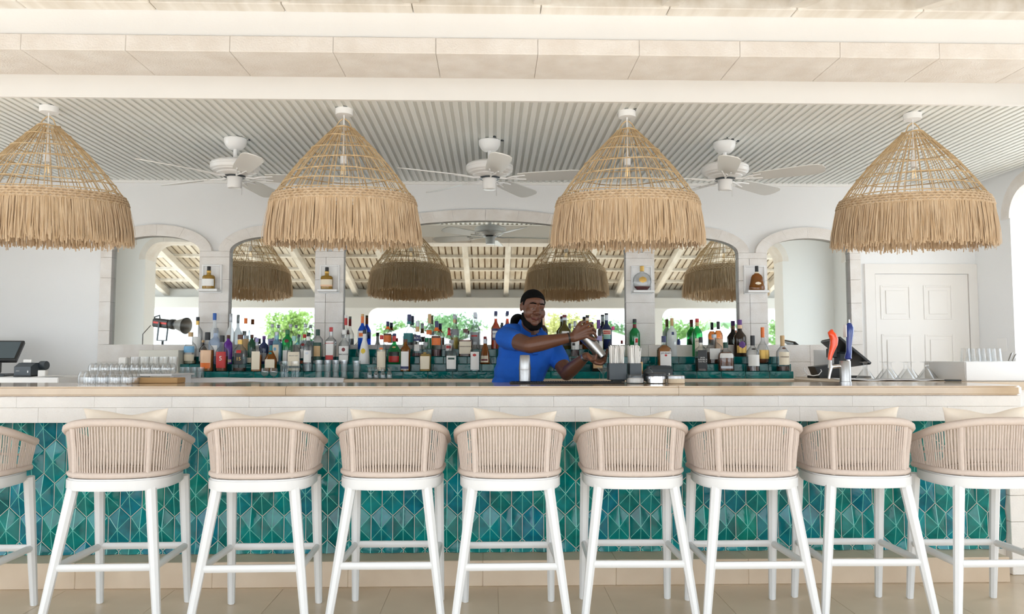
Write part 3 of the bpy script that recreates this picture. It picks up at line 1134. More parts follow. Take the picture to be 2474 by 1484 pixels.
for k in range(5):
    Mx = Matrix.Rotation(2 * PI * k / 5, 4, 'Z') @ Matrix.Translation((0, 0, -.262)) @ Matrix.Rotation(rad(-13), 4, 'X')
    b = MB().prism(outl, -.003, .003, axis='z', M=Mx).obj('blade', M['blade'], fan)
    mb = MB()
    mb.tube([(.06, 0, .0), (.12, 0, -.008), (.17, .018, -.004), (.25, .03, -.004)], [.008, .007, .006, .005], 6, M=Mx)
    mb.tube([(.12, 0, -.008), (.17, -.018, -.004), (.25, -.03, -.004)], [.007, .006, .005], 6, M=Mx)
    mb.tube([(.16, .016, -.005), (.19, 0, -.006), (.16, -.016, -.005)], .004, 6, M=Mx)
    mb.obj('blade_arm', M['fan'], b, 50)
for k, ((px_, py_), a, lab) in enumerate(fans):
    p = V(px_, 340, 5.33)
    if k == 0:
        fan.location = (p.x, 5.33, FZ)
        fan.rotation_euler.z = rad(a)
        fan['label'] = lab
    else:
        copy_tree(fan, None, (p.x, 5.33, FZ), rad(a), lab)
# ================================================================ back counter and tiled steps
ZB_ = 1.095
bc = thing('back_counter', 'back counter with beige stone top under the bottle steps', 'counter')
bx0, bx1 = -2.95, 2.9
MB().box((bx0 + .02, 6.02, 0), (bx1 - .02, YS, ZB_ - .05)).obj('cabinet', M['white_paint'], bc)
MB().cbox((bx0, 5.95, ZB_ - .05), (bx1, YS, ZB_), .008).obj('stone_top', M['limestone'], bc, 40)
steps = thing('bottle_steps', 'stepped bottle display clad in glossy teal tiles', 'display steps')
RD = [6.10, 6.22, 6.34, 6.46]
RZ = [V(1188, y, d).z for y, d in zip((898, 880, 862, 844), RD)]
RX = [(V(432, 900, RD[0]).x, V(1922, 900, RD[0]).x), (V(428, 880, RD[1]).x, V(1912, 880, RD[1]).x), (V(436, 870, RD[2]).x, V(1900, 870, RD[2]).x), (V(833, 850, RD[3]).x, V(1510, 850, RD[3]).x)]
core = MB()
tw = .19
cache = {}


def step_tile(w, dep, h, kind):
    key = (round(w, 3), round(dep, 3), round(h, 3))
    if key not in cache:
        cache[key] = MB().cbox((.0012, 0, 0), (w - .0012, dep, h), .003).mesh('tile', M['step_tile'])
    return cache[key]


for r in range(4):
    z0 = ZB_ if r == 0 else RZ[r - 1]
    x0, x1 = RX[r]
    y1 = RD[r + 1] if r < 3 else YS - .001
    core.box((x0 + .004, RD[r] + .008, ZB_), (x1 - .004, YS - .001, RZ[r] - .008))
    off = tw * .5 * (r % 2)
    x = x0 - off
    while x < x1 - .005:
        a, b = max(x, x0), min(x + tw, x1)
        if b - a > .02:
            link('tile', step_tile(b - a, .008, RZ[r] - z0 - .0015, 0), steps, (a, RD[r], z0 + .0005))
            link('tile', step_tile(b - a, YS - RD[r] - .010 if r == 3 else RD[r + 1] - RD[r] + .02, .008, 1), steps, (a, RD[r] + .0005, RZ[r] - .008))
        x += tw
core.obj('core', M['grout'], steps)
ROW = {1: (6.162, RZ[0]), 2: (6.285, RZ[1]), 3: (6.405, RZ[2]), 4: (6.53, RZ[3])}
ROWN = {1: 'lowest', 2: 'second', 3: 'third', 4: 'top'}

# ---------------------------------------------------------------- bottles
PAL = dict(white=(238, 237, 234), cream=(236, 224, 200), peach=(236, 196, 160), red=(196, 40, 36), dred=(120, 24, 28), black=(24, 24, 26), navy=(40, 48, 96), blue=(40, 96, 180), lblue=(120, 176, 214), teal=(24, 120, 124), green=(24, 110, 60), dgreen=(20, 70, 54), gold=(206, 168, 92), orange=(240, 120, 40), tan=(206, 170, 120), brown=(92, 52, 32), purple=(96, 44, 130), silver=(176, 180, 186), grey=(150, 154, 158), pink=(226, 70, 150), yellow=(232, 200, 60), mint=(150, 200, 190), lilac=(160, 150, 200))
PM = {}


def paint(c):
    if c not in PM:
        PM[c] = mat('print_' + c, srgb(*PAL[c]), .4, metal=(.6 if c in ('silver', 'gold') else 0))
    return PM[c]


GL = {'clear': M['clear']}
GSPEC = dict(frost=((.86, .89, .9), .1, .2, .62), green=((.02, .50, .16), .92, .5, .30), pgreen=((.25, .75, .45), .8, .4, .2), dgreen=((.02, .16, .08), .97, .5, .5), blue=((.02, .16, .75), .92, .4, .4), lblue=((.35, .68, .86), .8, .4, .3), sblue=((.62, .74, .93), .6, .3, .3), purple=((.26, .05, .55), .92, .4, .5), brown=((.45, .16, .02), .95, .5, .35), dark=((.05, .03, .02), .98, .4, .7), navy=((.03, .05, .16), .96, .4, .6), white=((.9, .9, .9), .1, .2, .93), olive=((.16, .13, .03), .97, .4, .5), golden=((.62, .42, .08), .85, .5, .35))
LQ = {}
LSPEC = dict(amber=(.72, .30, .04), dkamber=(.36, .10, .02), brown=(.16, .05, .02), red=(.85, .12, .02), orange=(.95, .38, .04), yellow=(.92, .78, .18), green=(.02, .42, .18), pale=(.93, .86, .62), burg=(.24, .03, .03), gold=(.88, .58, .12))


def gmat(k):
    if k not in GL:
        t, d, r, b = GSPEC[k]
        GL[k] = glass('bottle_glass_' + k, t, d, r, b, .05 if k not in ('frost', 'white') else .3)
    return GL[k]


def lmat(k):
    if k not in LQ:
        LQ[k] = glass('spirit_' + k, LSPEC[k], .9, .5, .42, .1)
    return LQ[k]


SHAPE = dict(
    std=([(.9, 0), (1, .015), (1, .60), (.94, .65), (.62, .72), (.36, .765), (.32, .80), (.32, .94)], 2, 1),
    tall=([(.9, 0), (1, .015), (1, .50), (.95, .56), (.62, .64), (.38, .69), (.33, .73), (.31, .95)], 2, 1),
    sq=([(.94, 0), (1, .015), (1, .60), (.94, .65), (.6, .70), (.36, .74), (.34, .78), (.34, .94)], 6, .9),
    flat=([(.9, 0), (1, .03), (1, .52), (.92, .60), (.62, .68), (.32, .74), (.28, .78), (.28, .92)], 3.2, .62),
    cone=([(.94, 0), (1, .02), (.98, .18), (.84, .40), (.60, .58), (.40, .68), (.33, .76), (.31, .95)], 2, 1),
    bulb=([(.62, 0), (.90, .06), (1, .24), (.95, .38), (.72, .50), (.42, .58), (.28, .64), (.25, .95)], 2, .75),
    slim=([(.9, 0), (1, .01), (1, .66), (.94, .72), (.6, .78), (.38, .82), (.36, .95)], 2, 1),
    wide=([(.8, 0), (1, .08), (1, .34), (.95, .42), (.6, .56), (.3, .66), (.24, .72), (.24, .93)], 2.4, .6),
    rum=([(.86, 0), (.94, .02), (1, .45), (.98, .54), (.8, .62), (.45, .68), (.36, .72), (.36, .92)], 2.4, .85),
)


def text_mesh(txt, width, r, z, m, flat=1., hmax=None, power=2.):
    cu = bpy.data.curves.new('lettering', 'FONT')
    cu.body = txt
    cu.align_x = 'CENTER'
    cu.align_y = 'CENTER'
    cu.extrude = .0003
    cu.resolution_u = 2
    o = bpy.data.objects.new('lettering', cu)
    COL.objects.link(o)
    dg = bpy.context.evaluated_depsgraph_get()
    me = bpy.data.meshes.new_from_object(o.evaluated_get(dg))
    bpy.data.objects.remove(o)
    w = max(v.co.x for v in me.vertices) - min(v.co.x for v in me.vertices)
    h = max(v.co.y for v in me.vertices) - min(v.co.y for v in me.vertices)
    s = width / w
    if hmax and h * s > hmax:
        s = hmax / h
    for v in me.vertices:
        x, y, q = v.co.x * s, v.co.y * s, v.co.z
        if r:
            a = x / r - PI / 2
            c_, s_n = math.cos(a), math.sin(a)
            kk = (abs(c_) ** power + abs(s_n) ** power) ** (-1 / power) * (r + q)
            v.co = (c_ * kk, s_n * kk * flat, z + y)
        else:
            v.co = (x, -q, z + y)
    me.materials.clear()
    me.materials.append(m)
    return me


def rad_at(prof, f):
    for (r0, z0), (r1, z1) in zip(prof, prof[1:]):
        if z0 <= f <= z1:
            return r0 + (r1 - r0) * (f - z0) / max(1e-6, z1 - z0)
    return prof[-1][0]


def patch(prof, R, H, z0, z1, span, power, flat, out_=1.02, n=14, round_=False):
    """curved label on the front of a bottle"""
    vs, fs = [], []
    m = 5
    for j in range(m + 1):
        z = z0 + (z1 - z0) * j / m
        rr = rad_at(prof, z) * R * out_ + .0006
        sp = span
        if round_:
            sp = span * math.sqrt(max(0.0, 1 - (2 * j / m - 1) ** 2))
        for i in range(n + 1):
            a = -PI / 2 - sp + 2 * sp * i / n
            c, q = math.cos(a), math.sin(a)
            k = (abs(c) ** power + abs(q) ** power) ** (-1 / power)
            vs.append((rr * c * k, rr * q * k * flat, z * H))
    for j in range(m):
        for i in range(n):
            a = j * (n + 1) + i
            fs.append((a, a + 1, a + n + 2, a + n + 1))
    return MB().add(vs, fs)


def bottle(loc, R, H, shape, gl, lq, lev, labels, cap, capf, neck, text, label, rz=0, cat='bottle', group=None, capr=None, name='liquor_bottle'):
    prof, power, flat = SHAPE[shape]
    t = thing(name, label, cat, loc, rz, group)
    n = 24 if power < 4 else 32
    pr = [(r * R, z * H) for r, z in prof]
    MB().lathe(pr, n, power=power, flat=flat).obj('glass_body', gmat(gl), t, 50)
    if lq:
        pl = [(max(.2, prof[0][0] * .88) * R, .012 * H + .002)]
        for r, z in prof[1:]:
            if z < lev:
                pl.append((r * R * .93, max(z * H, .016 * H)))
        pl.append((rad_at(prof, lev) * R * .93, lev * H))
        MB().lathe(pl, n, power=power, flat=flat).obj('liquid', lmat(lq), t, 50)
    lab = None
    for li_, L_ in enumerate(labels):
        z0, z1, c = L_[:3]
        sp = (L_[3] if len(L_) > 3 else 1.15) * (.86 if len(L_) < 5 else 1)
        o = patch(prof, R, H, z0, z1, sp, power, flat, 1.02 + .012 * li_, round_=len(L_) > 4).obj('paper_label', paint(c), t, 50)
        lab = lab or o
    if neck:
        z0, z1, c = neck
        rr = [(rad_at(prof, z0 + (z1 - z0) * i / 4) * R * 1.05 + .0005, (z0 + (z1 - z0) * i / 4) * H) for i in range(5)]
        MB().lathe(rr, n, power=power if power < 4 else 3, flat=flat).obj('neck_band', paint(c), t, 50)
    r = (capr or prof[-1][0] * 1.12) * R
    MB().lathe([(r * .94, capf * H), (r, capf * H + .001), (r, H - .002), (r * .88, H)], 18, flat=1 if flat > .7 else .95).obj('cap', paint(cap), t, 40)
    if text and lab:
        txt, zf, wf, c = text
        rr = rad_at(prof, zf) * R * (1.02 + .012 * len(labels)) + .0012
        me = text_mesh(txt, min(wf * 1.35, 1.55) * R, rr, zf * H, paint(c), flat, .5 * H if '\n' in txt else .12 * H, power)
        link('lettering', me, lab)
    return t


# x, top y, width px, row, shape, glass, liquid, level, labels, cap, cap start, neck, text, description
BT = [
 (461, 803, 27, 2, 'rum', 'clear', 'pale', .12, [(.10, .30, 'cream'), (.36, .56, 'lblue')], 'tan', .86, None, None, 'clear bottle with pale blue label and cork beside the stacked tumblers'),
 (478, 766, 22, 3, 'std', 'clear', None, 0, [(.2, .5, 'white')], 'black', .90, (.80, .90, 'gold'), None, 'clear bottle with black cap and gold neck band'),
 (491, 822, 17, 2, 'std', 'dark', None, 0, [(.12, .5, 'grey')], 'tan', .90, None, None, 'small dark bottle with grey label and cork'),
 (502, 803, 30, 1, 'rum', 'clear', 'amber', .55, [(.10, .54, 'peach', 1.0), (.08, .22, 'orange', .9)], 'black', .80, None, None, 'amber rum bottle with peach label and long black stopper'),
 (519, 757, 23, 3, 'tall', 'frost', None, 0, [], 'blue', .84, None, None, 'tall frosted vodka bottle with bright blue cap'),
 (522, 793, 27, 2, 'sq', 'sblue', None, 0, [(.22, .52, 'white', .6)], 'grey', .86, None, None, 'square pale blue gin bottle with white label and grey cap'),
 (537, 811, 27, 1, 'rum', 'clear', 'dkamber', .42, [(.10, .55, 'red', .95)], 'black', .82, None, ('5', .36, .4, 'white'), 'rum bottle with red label bearing a white numeral'),
 (552, 810, 19, 2, 'slim', 'purple', None, 0, [(.06, .16, 'cream')], 'brown', .88, None, None, 'slender violet bottle with low cream label'),
 (558, 758, 20, 3, 'tall', 'frost', None, 0, [], 'silver', .80, None, None, 'tall frosted white vodka bottle with silver top'),
 (594, 769, 21, 3, 'std', 'clear', None, 0, [(.16, .46, 'tan')], 'orange', .86, None, None, 'clear bottle with orange cap and tan label'),
 (581, 809, 30, 1, 'rum', 'clear', 'brown', .10, [(.20, .50, 'black', .7), (.50, .58, 'red', .4)], 'brown', .88, (.74, .86, 'gold'), ('15', .34, .4, 'gold'), 'clear waisted rum bottle with black shield label'),
 (609, 809, 18, 2, 'slim', 'dgreen', None, 0, [(.05, .22, 'cream')], 'brown', .88, None, None, 'dark green bottle with low cream label and brown stopper'),
 (621, 817, 22, 1, 'sq', 'clear', 'orange', .50, [(.06, .60, 'cream', .8)], 'lilac', .88, None, None, 'square orange liqueur bottle with tall cream label'),
 (638, 812, 21, 2, 'std', 'navy', None, 0, [(.1, .4, 'grey')], 'purple', .88, None, None, 'navy blue bottle with purple cap'),
 (655, 824, 28, 1, 'wide', 'brown', None, 0, [(.12, .40, 'cream', 1.0), (.56, .64, 'teal', .6, 1)], 'navy', .86, (.68, .86, 'teal'), None, 'brown whisky bottle with teal neck and teal medallion'),
 (669, 802, 24, 2, 'sq', 'lblue', None, 0, [(.08, .60, 'cream', .7), (.40, .52, 'lblue', .25, 1)], 'silver', .88, None, None, 'square turquoise gin bottle with cream label'),
 (658, 783, 19, 3, 'std', 'clear', None, 0, [(.30, .55, 'lilac', .8)], 'silver', .90, None, None, 'clear vodka bottle with lilac print and silver cap'),
 (695, 797, 24, 2, 'slim', 'green', None, 0, [(.08, .40, 'white', .9), (.62, .72, 'dred', .4, 1)], 'green', .86, None, None, 'green gin bottle with red wax seal'),
 (702, 783, 20, 3, 'std', 'clear', None, 0, [(.1, .35, 'white', .8)], 'silver', .90, None, None, 'clear vodka bottle with white label and silver cap'),
 (738, 783, 21, 3, 'std', 'clear', None, 0, [(.3, .5, 'silver', .8)], 'silver', .90, None, None, 'clear round shouldered bottle with silver label and silver cap'),
 (711, 812, 31, 1, 'flat', 'clear', 'pale', .1, [(.16, .55, 'cream', .9)], 'mint', .86, None, ('MOUNT GAY', .44, .9, 'black'), 'broad clear rum bottle with cream label behind the ribbed glasses'),
 (736, 808, 22, 2, 'std', 'clear', 'red', .12, [(.2, .5, 'white', .8), (.60, .70, 'dred', .4, 1)], 'red', .88, None, None, 'clear gin bottle with red cap and dark red seal'),
 (745, 813, 23, 1, 'slim', 'clear', None, 0, [(.26, .60, 'white', .9), (.48, .56, 'silver', .3, 1)], 'white', .88, None, None, 'tall ribbed clear rum bottle with white label'),
 (768, 796, 24, 2, 'slim', 'clear', None, 0, [(.10, .62, 'dgreen', 1.0), (.22, .52, 'tan', .7)], 'dgreen', .82, None, None, 'clear bottle with dark green picture label'),
 (800, 791, 22, 2, 'sq', 'clear', None, 0, [(.12, .62, 'white', .75), (.12, .24, 'red', .76)], 'red', .88, None, ('BEEFEATER', .56, 1.3, 'red'), 'square gin bottle with red cap and white label'),
 (832, 797, 26, 2, 'rum', 'clear', None, 0, [(.08, .52, 'white', 1.0), (.36, .48, 'dred', .3, 1)], 'white', .86, None, ('BACARDI', .28, 1.3, 'black'), 'clear white rum bottle with round red emblem'),
 (836, 762, 20, 3, 'tall', 'clear', None, 0, [(.2, .45, 'white')], 'white', .93, (.76, .93, 'red'), None, 'tall clear vodka bottle with red neck label'),
 (876, 759, 20, 4, 'tall', 'blue', None, 0, [(.32, .52, 'white', 1.1), (.36, .46, 'orange', .8)], 'tan', .93, (.74, .93, 'orange'), None, 'royal blue liqueur bottle with orange neck'),
 (881, 797, 25, 2, 'cone', 'white', None, 0, [(.30, .46, 'yellow', .5, 1)], 'black', .88, None, None, 'opaque white coconut rum bottle with black cap'),
 (922, 810, 22, 1, 'slim', 'clear', 'pale', .6, [(.06, .55, 'cream', 1.1), (.60, .66, 'orange', .4, 1)], 'red', .88, None, None, 'pale yellow bottle with red cap behind the small carafes'),
 (937, 777, 20, 4, 'std', 'clear', None, 0, [(.25, .50, 'orange', 1.1), (.50, .56, 'brown', 1.1)], 'navy', .82, (.72, .82, 'orange'), None, 'clear liqueur bottle with navy cap and broad orange label'),
 (953, 806, 31, 2, 'wide', 'green', None, 0, [(.06, .26, 'red', .9), (.27, .40, 'black', .9), (.52, .58, 'tan', .4, 1)], 'navy', .92, (.74, .92, 'red'), None, 'green herbal liqueur bottle with red and black label'),
 (980, 820, 22, 1, 'slim', 'brown', None, 0, [(.06, .62, 'white', 1.0), (.08, .16, 'navy', 1.0)], 'brown', .92, None, None, 'amber brown bottle with white and blue label'),
 (989, 760, 27, 4, 'tall', 'clear', None, 0, [(.12, .46, 'teal', 1.0), (.12, .20, 'black', 1.0)], 'navy', .80, (.72, .80, 'teal'), None, 'large clear bottle with teal label and navy cap'),
 (1009, 776, 25, 3, 'cone', 'clear', 'burg', .10, [(.44, .60, 'navy', 1.2), (.16, .34, 'white', .6)], 'silver', .84, (.70, .84, 'tan'), ('BOLS', .52, 1.0, 'white'), 'clear tapered liqueur bottle with dark banner label'),
 (1038, 759, 23, 4, 'tall', 'clear', 'green', .32, [(.42, .54, 'orange', .6)], 'tan', .92, (.74, .92, 'tan'), None, 'clear bottle half full of emerald green liqueur'),
 (1055, 776, 24, 3, 'std', 'clear', 'burg', .20, [(.32, .56, 'orange', 1.1), (.52, .58, 'brown', 1.0)], 'navy', .82, (.72, .82, 'orange'), None, 'bottle of brown liqueur with bright orange label'),
 (1028, 827, 27, 1, 'rum', 'clear', 'gold', .60, [(.08, .52, 'cream', .95), (.60, .66, 'gold', .4, 1)], 'grey', .90, None, None, 'squat gold tequila bottle with cream label'),
 (1091, 822, 27, 1, 'rum', 'clear', None, 0, [(.08, .50, 'white', .95), (.38, .44, 'dgreen', .6)], 'grey', .90, None, None, 'squat silver tequila bottle with white label'),
 (1085, 792, 18, 3, 'std', 'clear', None, 0, [(.2, .45, 'white', 1.0), (.28, .38, 'red', .7)], 'dred', .92, (.74, .92, 'red'), None, 'slim bottle with faded red neck wrap'),
 (1098, 760, 18, 4, 'tall', 'clear', 'yellow', .34, [(.42, .58, 'grey', 1.0)], 'silver', .86, (.76, .86, 'tan'), None, 'tall clear bottle holding bright yellow liqueur'),
 (1125, 795, 31, 3, 'sq', 'clear', 'dkamber', .60, [(.10, .54, 'cream', .85)], 'brown', .86, None, ('DISARONNO', .36, 1.2, 'brown'), 'square amaretto bottle with wide square brown cap'),
 (1148, 755, 23, 4, 'tall', 'clear', None, 0, [(.12, .46, 'grey', 1.1), (.34, .38, 'red', .7)], 'silver', .86, None, None, 'tall clear vodka bottle with grey label and red print'),
 (1148, 826, 23, 1, 'slim', 'clear', None, 0, [(.06, .66, 'white', 1.1), (.50, .60, 'red', .35, 1)], 'grey', .90, None, None, 'clear bottle with white label and red ring emblem'),
 (1172, 813, 22, 2, 'cone', 'brown', 'red', .6, [(.06, .30, 'cream', 1.0), (.12, .18, 'dred', .8)], 'dred', .90, (.74, .90, 'silver'), None, 'red orange cognac liqueur bottle with cream label'),
 (1198, 752, 22, 4, 'tall', 'clear', 'red', .80, [(.24, .54, 'navy', .9), (.30, .48, 'white', .8)], 'navy', .90, None, ('APEROL', .40, 1.2, 'navy'), 'orange red aperitif bottle beside the bartender'),
 (1226, 752, 20, 4, 'tall', 'clear', 'red', .80, [(.24, .54, 'navy', .9)], 'navy', .90, None, None, 'orange red aperitif bottle half hidden by the bartender'),
 (1213, 780, 17, 3, 'std', 'dark', None, 0, [(.2, .5, 'green')], 'black', .88, None, None, 'dark bottle hidden by the shoulder of the bartender'),
 (1312, 761, 22, 4, 'tall', 'dark', 'red', .5, [(.30, .40, 'white', 1.0)], 'dred', .94, (.70, .94, 'peach'), None, 'dark red bottle with pink neck wrap beside the bartender face'),
 (1364, 761, 28, 4, 'tall', 'olive', None, 0, [(.46, .52, 'white', .7), (.1, .3, 'black', 1.0)], 'dred', .92, (.84, .92, 'silver'), None, 'dark coffee liqueur bottle with white lettering line'),
 (1389, 776, 19, 3, 'std', 'clear', 'burg', .18, [(.2, .5, 'white')], 'silver', .84, None, None, 'clear bottle with silver cap behind the shaking hands'),
 (1386, 829, 24, 2, 'bulb', 'clear', None, 0, [(.22, .30, 'black', .9)], 'black', .88, None, None, 'long necked clear bottle above the forearm of the bartender'),
 (1419, 762, 24, 4, 'tall', 'brown', 'dkamber', .6, [(.14, .44, 'black', 1.0), (.60, .68, 'orange', .5, 1)], 'black', .93, (.84, .92, 'cream'), None, 'brown almond liqueur bottle with orange seal'),
 (1446, 773, 23, 3, 'std', 'clear', 'yellow', .55, [(.10, .42, 'white', 1.0), (.42, .56, 'lilac', .8)], 'purple', .76, None, None, 'yellow liqueur bottle with purple foil neck'),
 (1465, 757, 24, 4, 'tall', 'navy', None, 0, [(.40, .54, 'cream', 1.0), (.28, .40, 'mint', .9), (.42, .51, 'red', .8)], 'black', .95, (.80, .95, 'silver'), ('BAILEYS', .465, 1.2, 'cream'), 'dark cream liqueur bottle with red and cream label'),
 (1481, 789, 25, 3, 'bulb', 'clear', None, 0, [], 'pink', .88, None, None, 'round clear bottle with pink cap'),
 (1443, 822, 25, 1, 'std', 'dark', None, 0, [(.10, .46, 'tan', 1.1)], 'black', .88, None, None, 'dark bottle with tan label below the shaker'),
 (1533, 771, 24, 3, 'std', 'green', None, 0, [(.3, .5, 'white', .4)], 'black', .90, (.76, .86, 'dred'), None, 'green whisky bottle with black cap against the stone pillar'),
 (1538, 818, 16, 2, 'std', 'clear', None, 0, [(.1, .5, 'white')], 'red', .84, None, None, 'clear bottle with red pourer behind the straws'),
 (1604, 812, 29, 1, 'sq', 'clear', 'amber', .74, [(.14, .56, 'white', .85), (.42, .48, 'red', .2, 1)], 'navy', .82, None, ('JIM BEAM', .51, 1.0, 'black'), 'square bourbon bottle with white label behind the receipt printer'),
 (1623, 769, 21, 3, 'std', 'frost', None, 0, [(.56, .64, 'navy', .3)], 'tan', .80, None, None, 'tall frosted vodka bottle with dark triangle mark'),
 (1684, 770, 23, 3, 'std', 'green', None, 0, [(.14, .48, 'cream', 1.0)], 'red', .90, (.80, .90, 'tan'), ('JAMESON', .40, 1.2, 'brown'), 'green irish whiskey bottle with cream label'),
 (1693, 815, 24, 1, 'sq', 'clear', 'brown', .40, [(.08, .62, 'black', .9)], 'black', .84, None, ("JACK\nDANIEL'S\nOld No.7", .34, 1.1, 'white'), 'square whiskey bottle with black label and white lettering'),
 (1735, 777, 20, 3, 'std', 'clear', 'amber', .74, [(.2, .5, 'peach', 1.0)], 'black', .78, None, None, 'amber whisky bottle with long black foil and peach label'),
 (1725, 808, 35, 2, 'flat', 'clear', 'brown', .40, [(.16, .52, 'white', .7)], 'silver', .88, None, None, 'wide flask shaped bourbon bottle half full'),
 (1753, 827, 35, 1, 'flat', 'clear', 'dkamber', .66, [(.46, .62, 'white', .95), (.10, .18, 'silver', .8)], 'dgreen', .80, None, None, 'broad whiskey decanter bottle with white shoulder label'),
 (1787, 773, 28, 3, 'tall', 'dark', 'burg', .6, [(.10, .30, 'gold', 1.0), (.22, .42, 'purple', .55, 1)], 'purple', .86, (.76, .86, 'peach'), None, 'dark cognac bottle with gold label and purple crest'),
 (1818, 811, 29, 1, 'tall', 'clear', 'brown', .14, [(.15, .46, 'white', 1.1), (.60, .64, 'black', .5, 1)], 'black', .72, None, None, 'clear cognac bottle with white label and black neck foil'),
 (1842, 791, 29, 2, 'bulb', 'clear', 'dkamber', .14, [(.14, .38, 'gold', 1.0)], 'orange', .72, None, None, 'pear shaped cognac bottle with orange capsule'),
 (1890, 811, 28, 1, 'tall', 'clear', 'brown', .14, [(.18, .54, 'cream', 1.1), (.62, .67, 'brown', .5, 1)], 'tan', .70, None, ('HENNESSY', .40, 1.1, 'brown'), 'cognac bottle with cream label and gold neck at the end of the steps'),
]
seen = {}
for b in BT:
    seen[b[-1]] = seen.get(b[-1], 0) + 1
for (x, yt, w, row, shp, gl, lq, lev, labs, cap, capf, neck, text, desc) in BT:
    d, z = ROW[row]
    if row == 3:
        d = 6.55 if not 855 < x < 1500 else 6.425   # last tread of the side flights reaches the wall
    p = V(x, yt, d)
    s = (V(x + 10, 850, d) - V(x, 850, d)).x / 10
    bottle((p.x, d, z), w * s / 2 * 1.07, p.z - z, shp, gl, lq, lev, labs, cap, capf, neck, text, desc, rnd.uniform(-.15, .15), 'bottle', 'bottles on the teal tile steps')

# ---------------------------------------------------------------- display niches on the pillars
SHAPE['squat'] = ([(.96, 0), (1, .02), (1, .52), (.95, .57), (.8, .605), (.40, .625), (.32, .66), (.34, .70), (.30, .76), (.34, .80), (.30, .86), (.28, .97)], 2.6, .8)
SHAPE['disc'] = ([(.52, 0), (.6, .03), (.88, .14), (1, .34), (.95, .50), (.78, .62), (.5, .70), (.26, .735), (.2, .76), (.2, .95)], 2.2, .45)
SHAPE['bell'] = ([(.9, 0), (1, .05), (.97, .17), (.86, .28), (.78, .42), (.72, .54), (.55, .63), (.32, .68), (.22, .74), (.2, .96)], 2.3, .6)
NI = [(512, 640, 708, 489, 537, 505, 644, 29, 'squat', 'second from the register end'), (796, 641, 709, 773, 821, 790, 646, 29, 'squat', ''), (1551, 643, 711, 1524, 1575, 1551, 643, 45, 'disc', ''), (1826, 642, 711, 1796, 1848, 1828, 643, 38, 'bell', '')]
nlab = ['white niche frame on the pillar nearest the register printer', 'white niche frame on the pillar above the green label rum', 'white niche frame holding the round decanter', 'white niche frame on the pillar nearest the door']
blab = [dict(gl='golden', lq='gold', lev=.56, labels=[(.13, .44, 'white', 1.3)], cap='black', capf=.82, neck=(.72, .80, 'gold'), label='squat gold rum bottle in the niche nearest the register printer'),
        dict(gl='golden', lq='gold', lev=.56, labels=[(.13, .44, 'cream', 1.3), (.13, .20, 'peach', 1.31)], cap='black', capf=.82, neck=(.72, .80, 'gold'), label='squat rum bottle with pink edged label in a pillar niche'),
        dict(gl='clear', lq='burg', lev=.16, labels=[(.30, .56, 'gold', .42, 1)], cap='gold', capf=.78, neck=None, label='round flat crystal cognac decanter with gold medallion in a niche'),
        dict(gl='brown', lq='burg', lev=.5, labels=[(.22, .34, 'cream', .42, 1)], cap='black', capf=.76, neck=(.70, .76, 'cream'), label='bell shaped dark cognac bottle in a niche nearest the door')]
for k, (xc, yt, yb, xl, xr_, xb_, ybt, wpx, shp, _) in enumerate(NI):
    xa, xb2 = V(xl, 680, YS).x, V(xr_, 680, YS).x
    za, zb2 = V(xc, yb, YS).z, V(xc, yt, YS).z
    t = thing('display_niche', nlab[k], 'display shelf', ((xa + xb2) / 2, YS, za), 0, 'white display niches on the stone pillars')
    hw, hh = (xb2 - xa) / 2, zb2 - za
    MB().box((-hw, -.008, 0), (hw, -.001, hh)).obj('back_panel', M['white_plastic'], t)
    fr_ = MB()
    for lo, hi in (((-hw, -.022, 0), (-hw + .014, -.008, hh)), ((hw - .014, -.022, 0), (hw, -.008, hh)), ((-hw + .014, -.022, hh - .014), (hw - .014, -.008, hh)), ((-hw + .014, -.022, 0), (hw - .014, -.008, .014))):
        fr_.cbox(lo, hi, .002)
    fr_.obj('moulding', M['white_plastic'], t)
    MB().cbox((-hw * .98, -.115, .006), (hw * .98, -.008, .026), .003).obj('ledge', M['white_plastic'], t)
    d = YS - .062
    p = V(xb_, ybt, d)
    s = (V(xb_ + 10, 680, d) - V(xb_, 680, d)).x / 10
    q = blab[k]
    bottle((p.x, d, za + .0265), wpx * s / 2, p.z - za - .0265, shp, q['gl'], q['lq'], q['lev'], q['labels'], q['cap'], q['capf'], q['neck'], None, q['label'], 0, 'bottle', None)
# ================================================================ things on the counters
def px_size(x, d):
    return (V(x + 10, 850, d) - V(x, 850, d)).x / 10


def vessel(prof, n=20, wall=.0022, mb=None, Mx=None, foot=.006):
    """open glass: up the outside, down the inside"""
    inner = [(max(.001, r - wall), max(z, foot)) for r, z in prof if z >= foot or z == prof[0][1]]
    inner = [(r, z) for r, z in inner][::-1]
    p = [(.0005, prof[0][1])] + list(prof) + inner + [(.0005, inner[-1][1])]
    return (mb or MB()).lathe(p, n, M=Mx, cap=False)


def put(name, me, label, cat, loc, group=None, rot=None):
    return tag(link(name, me, None, loc, rot), label, cat, group)


def flip(h):
    return Matrix.Translation((0, 0, h)) @ Matrix.Rotation(PI, 4, 'X')


glassm = M['ware']
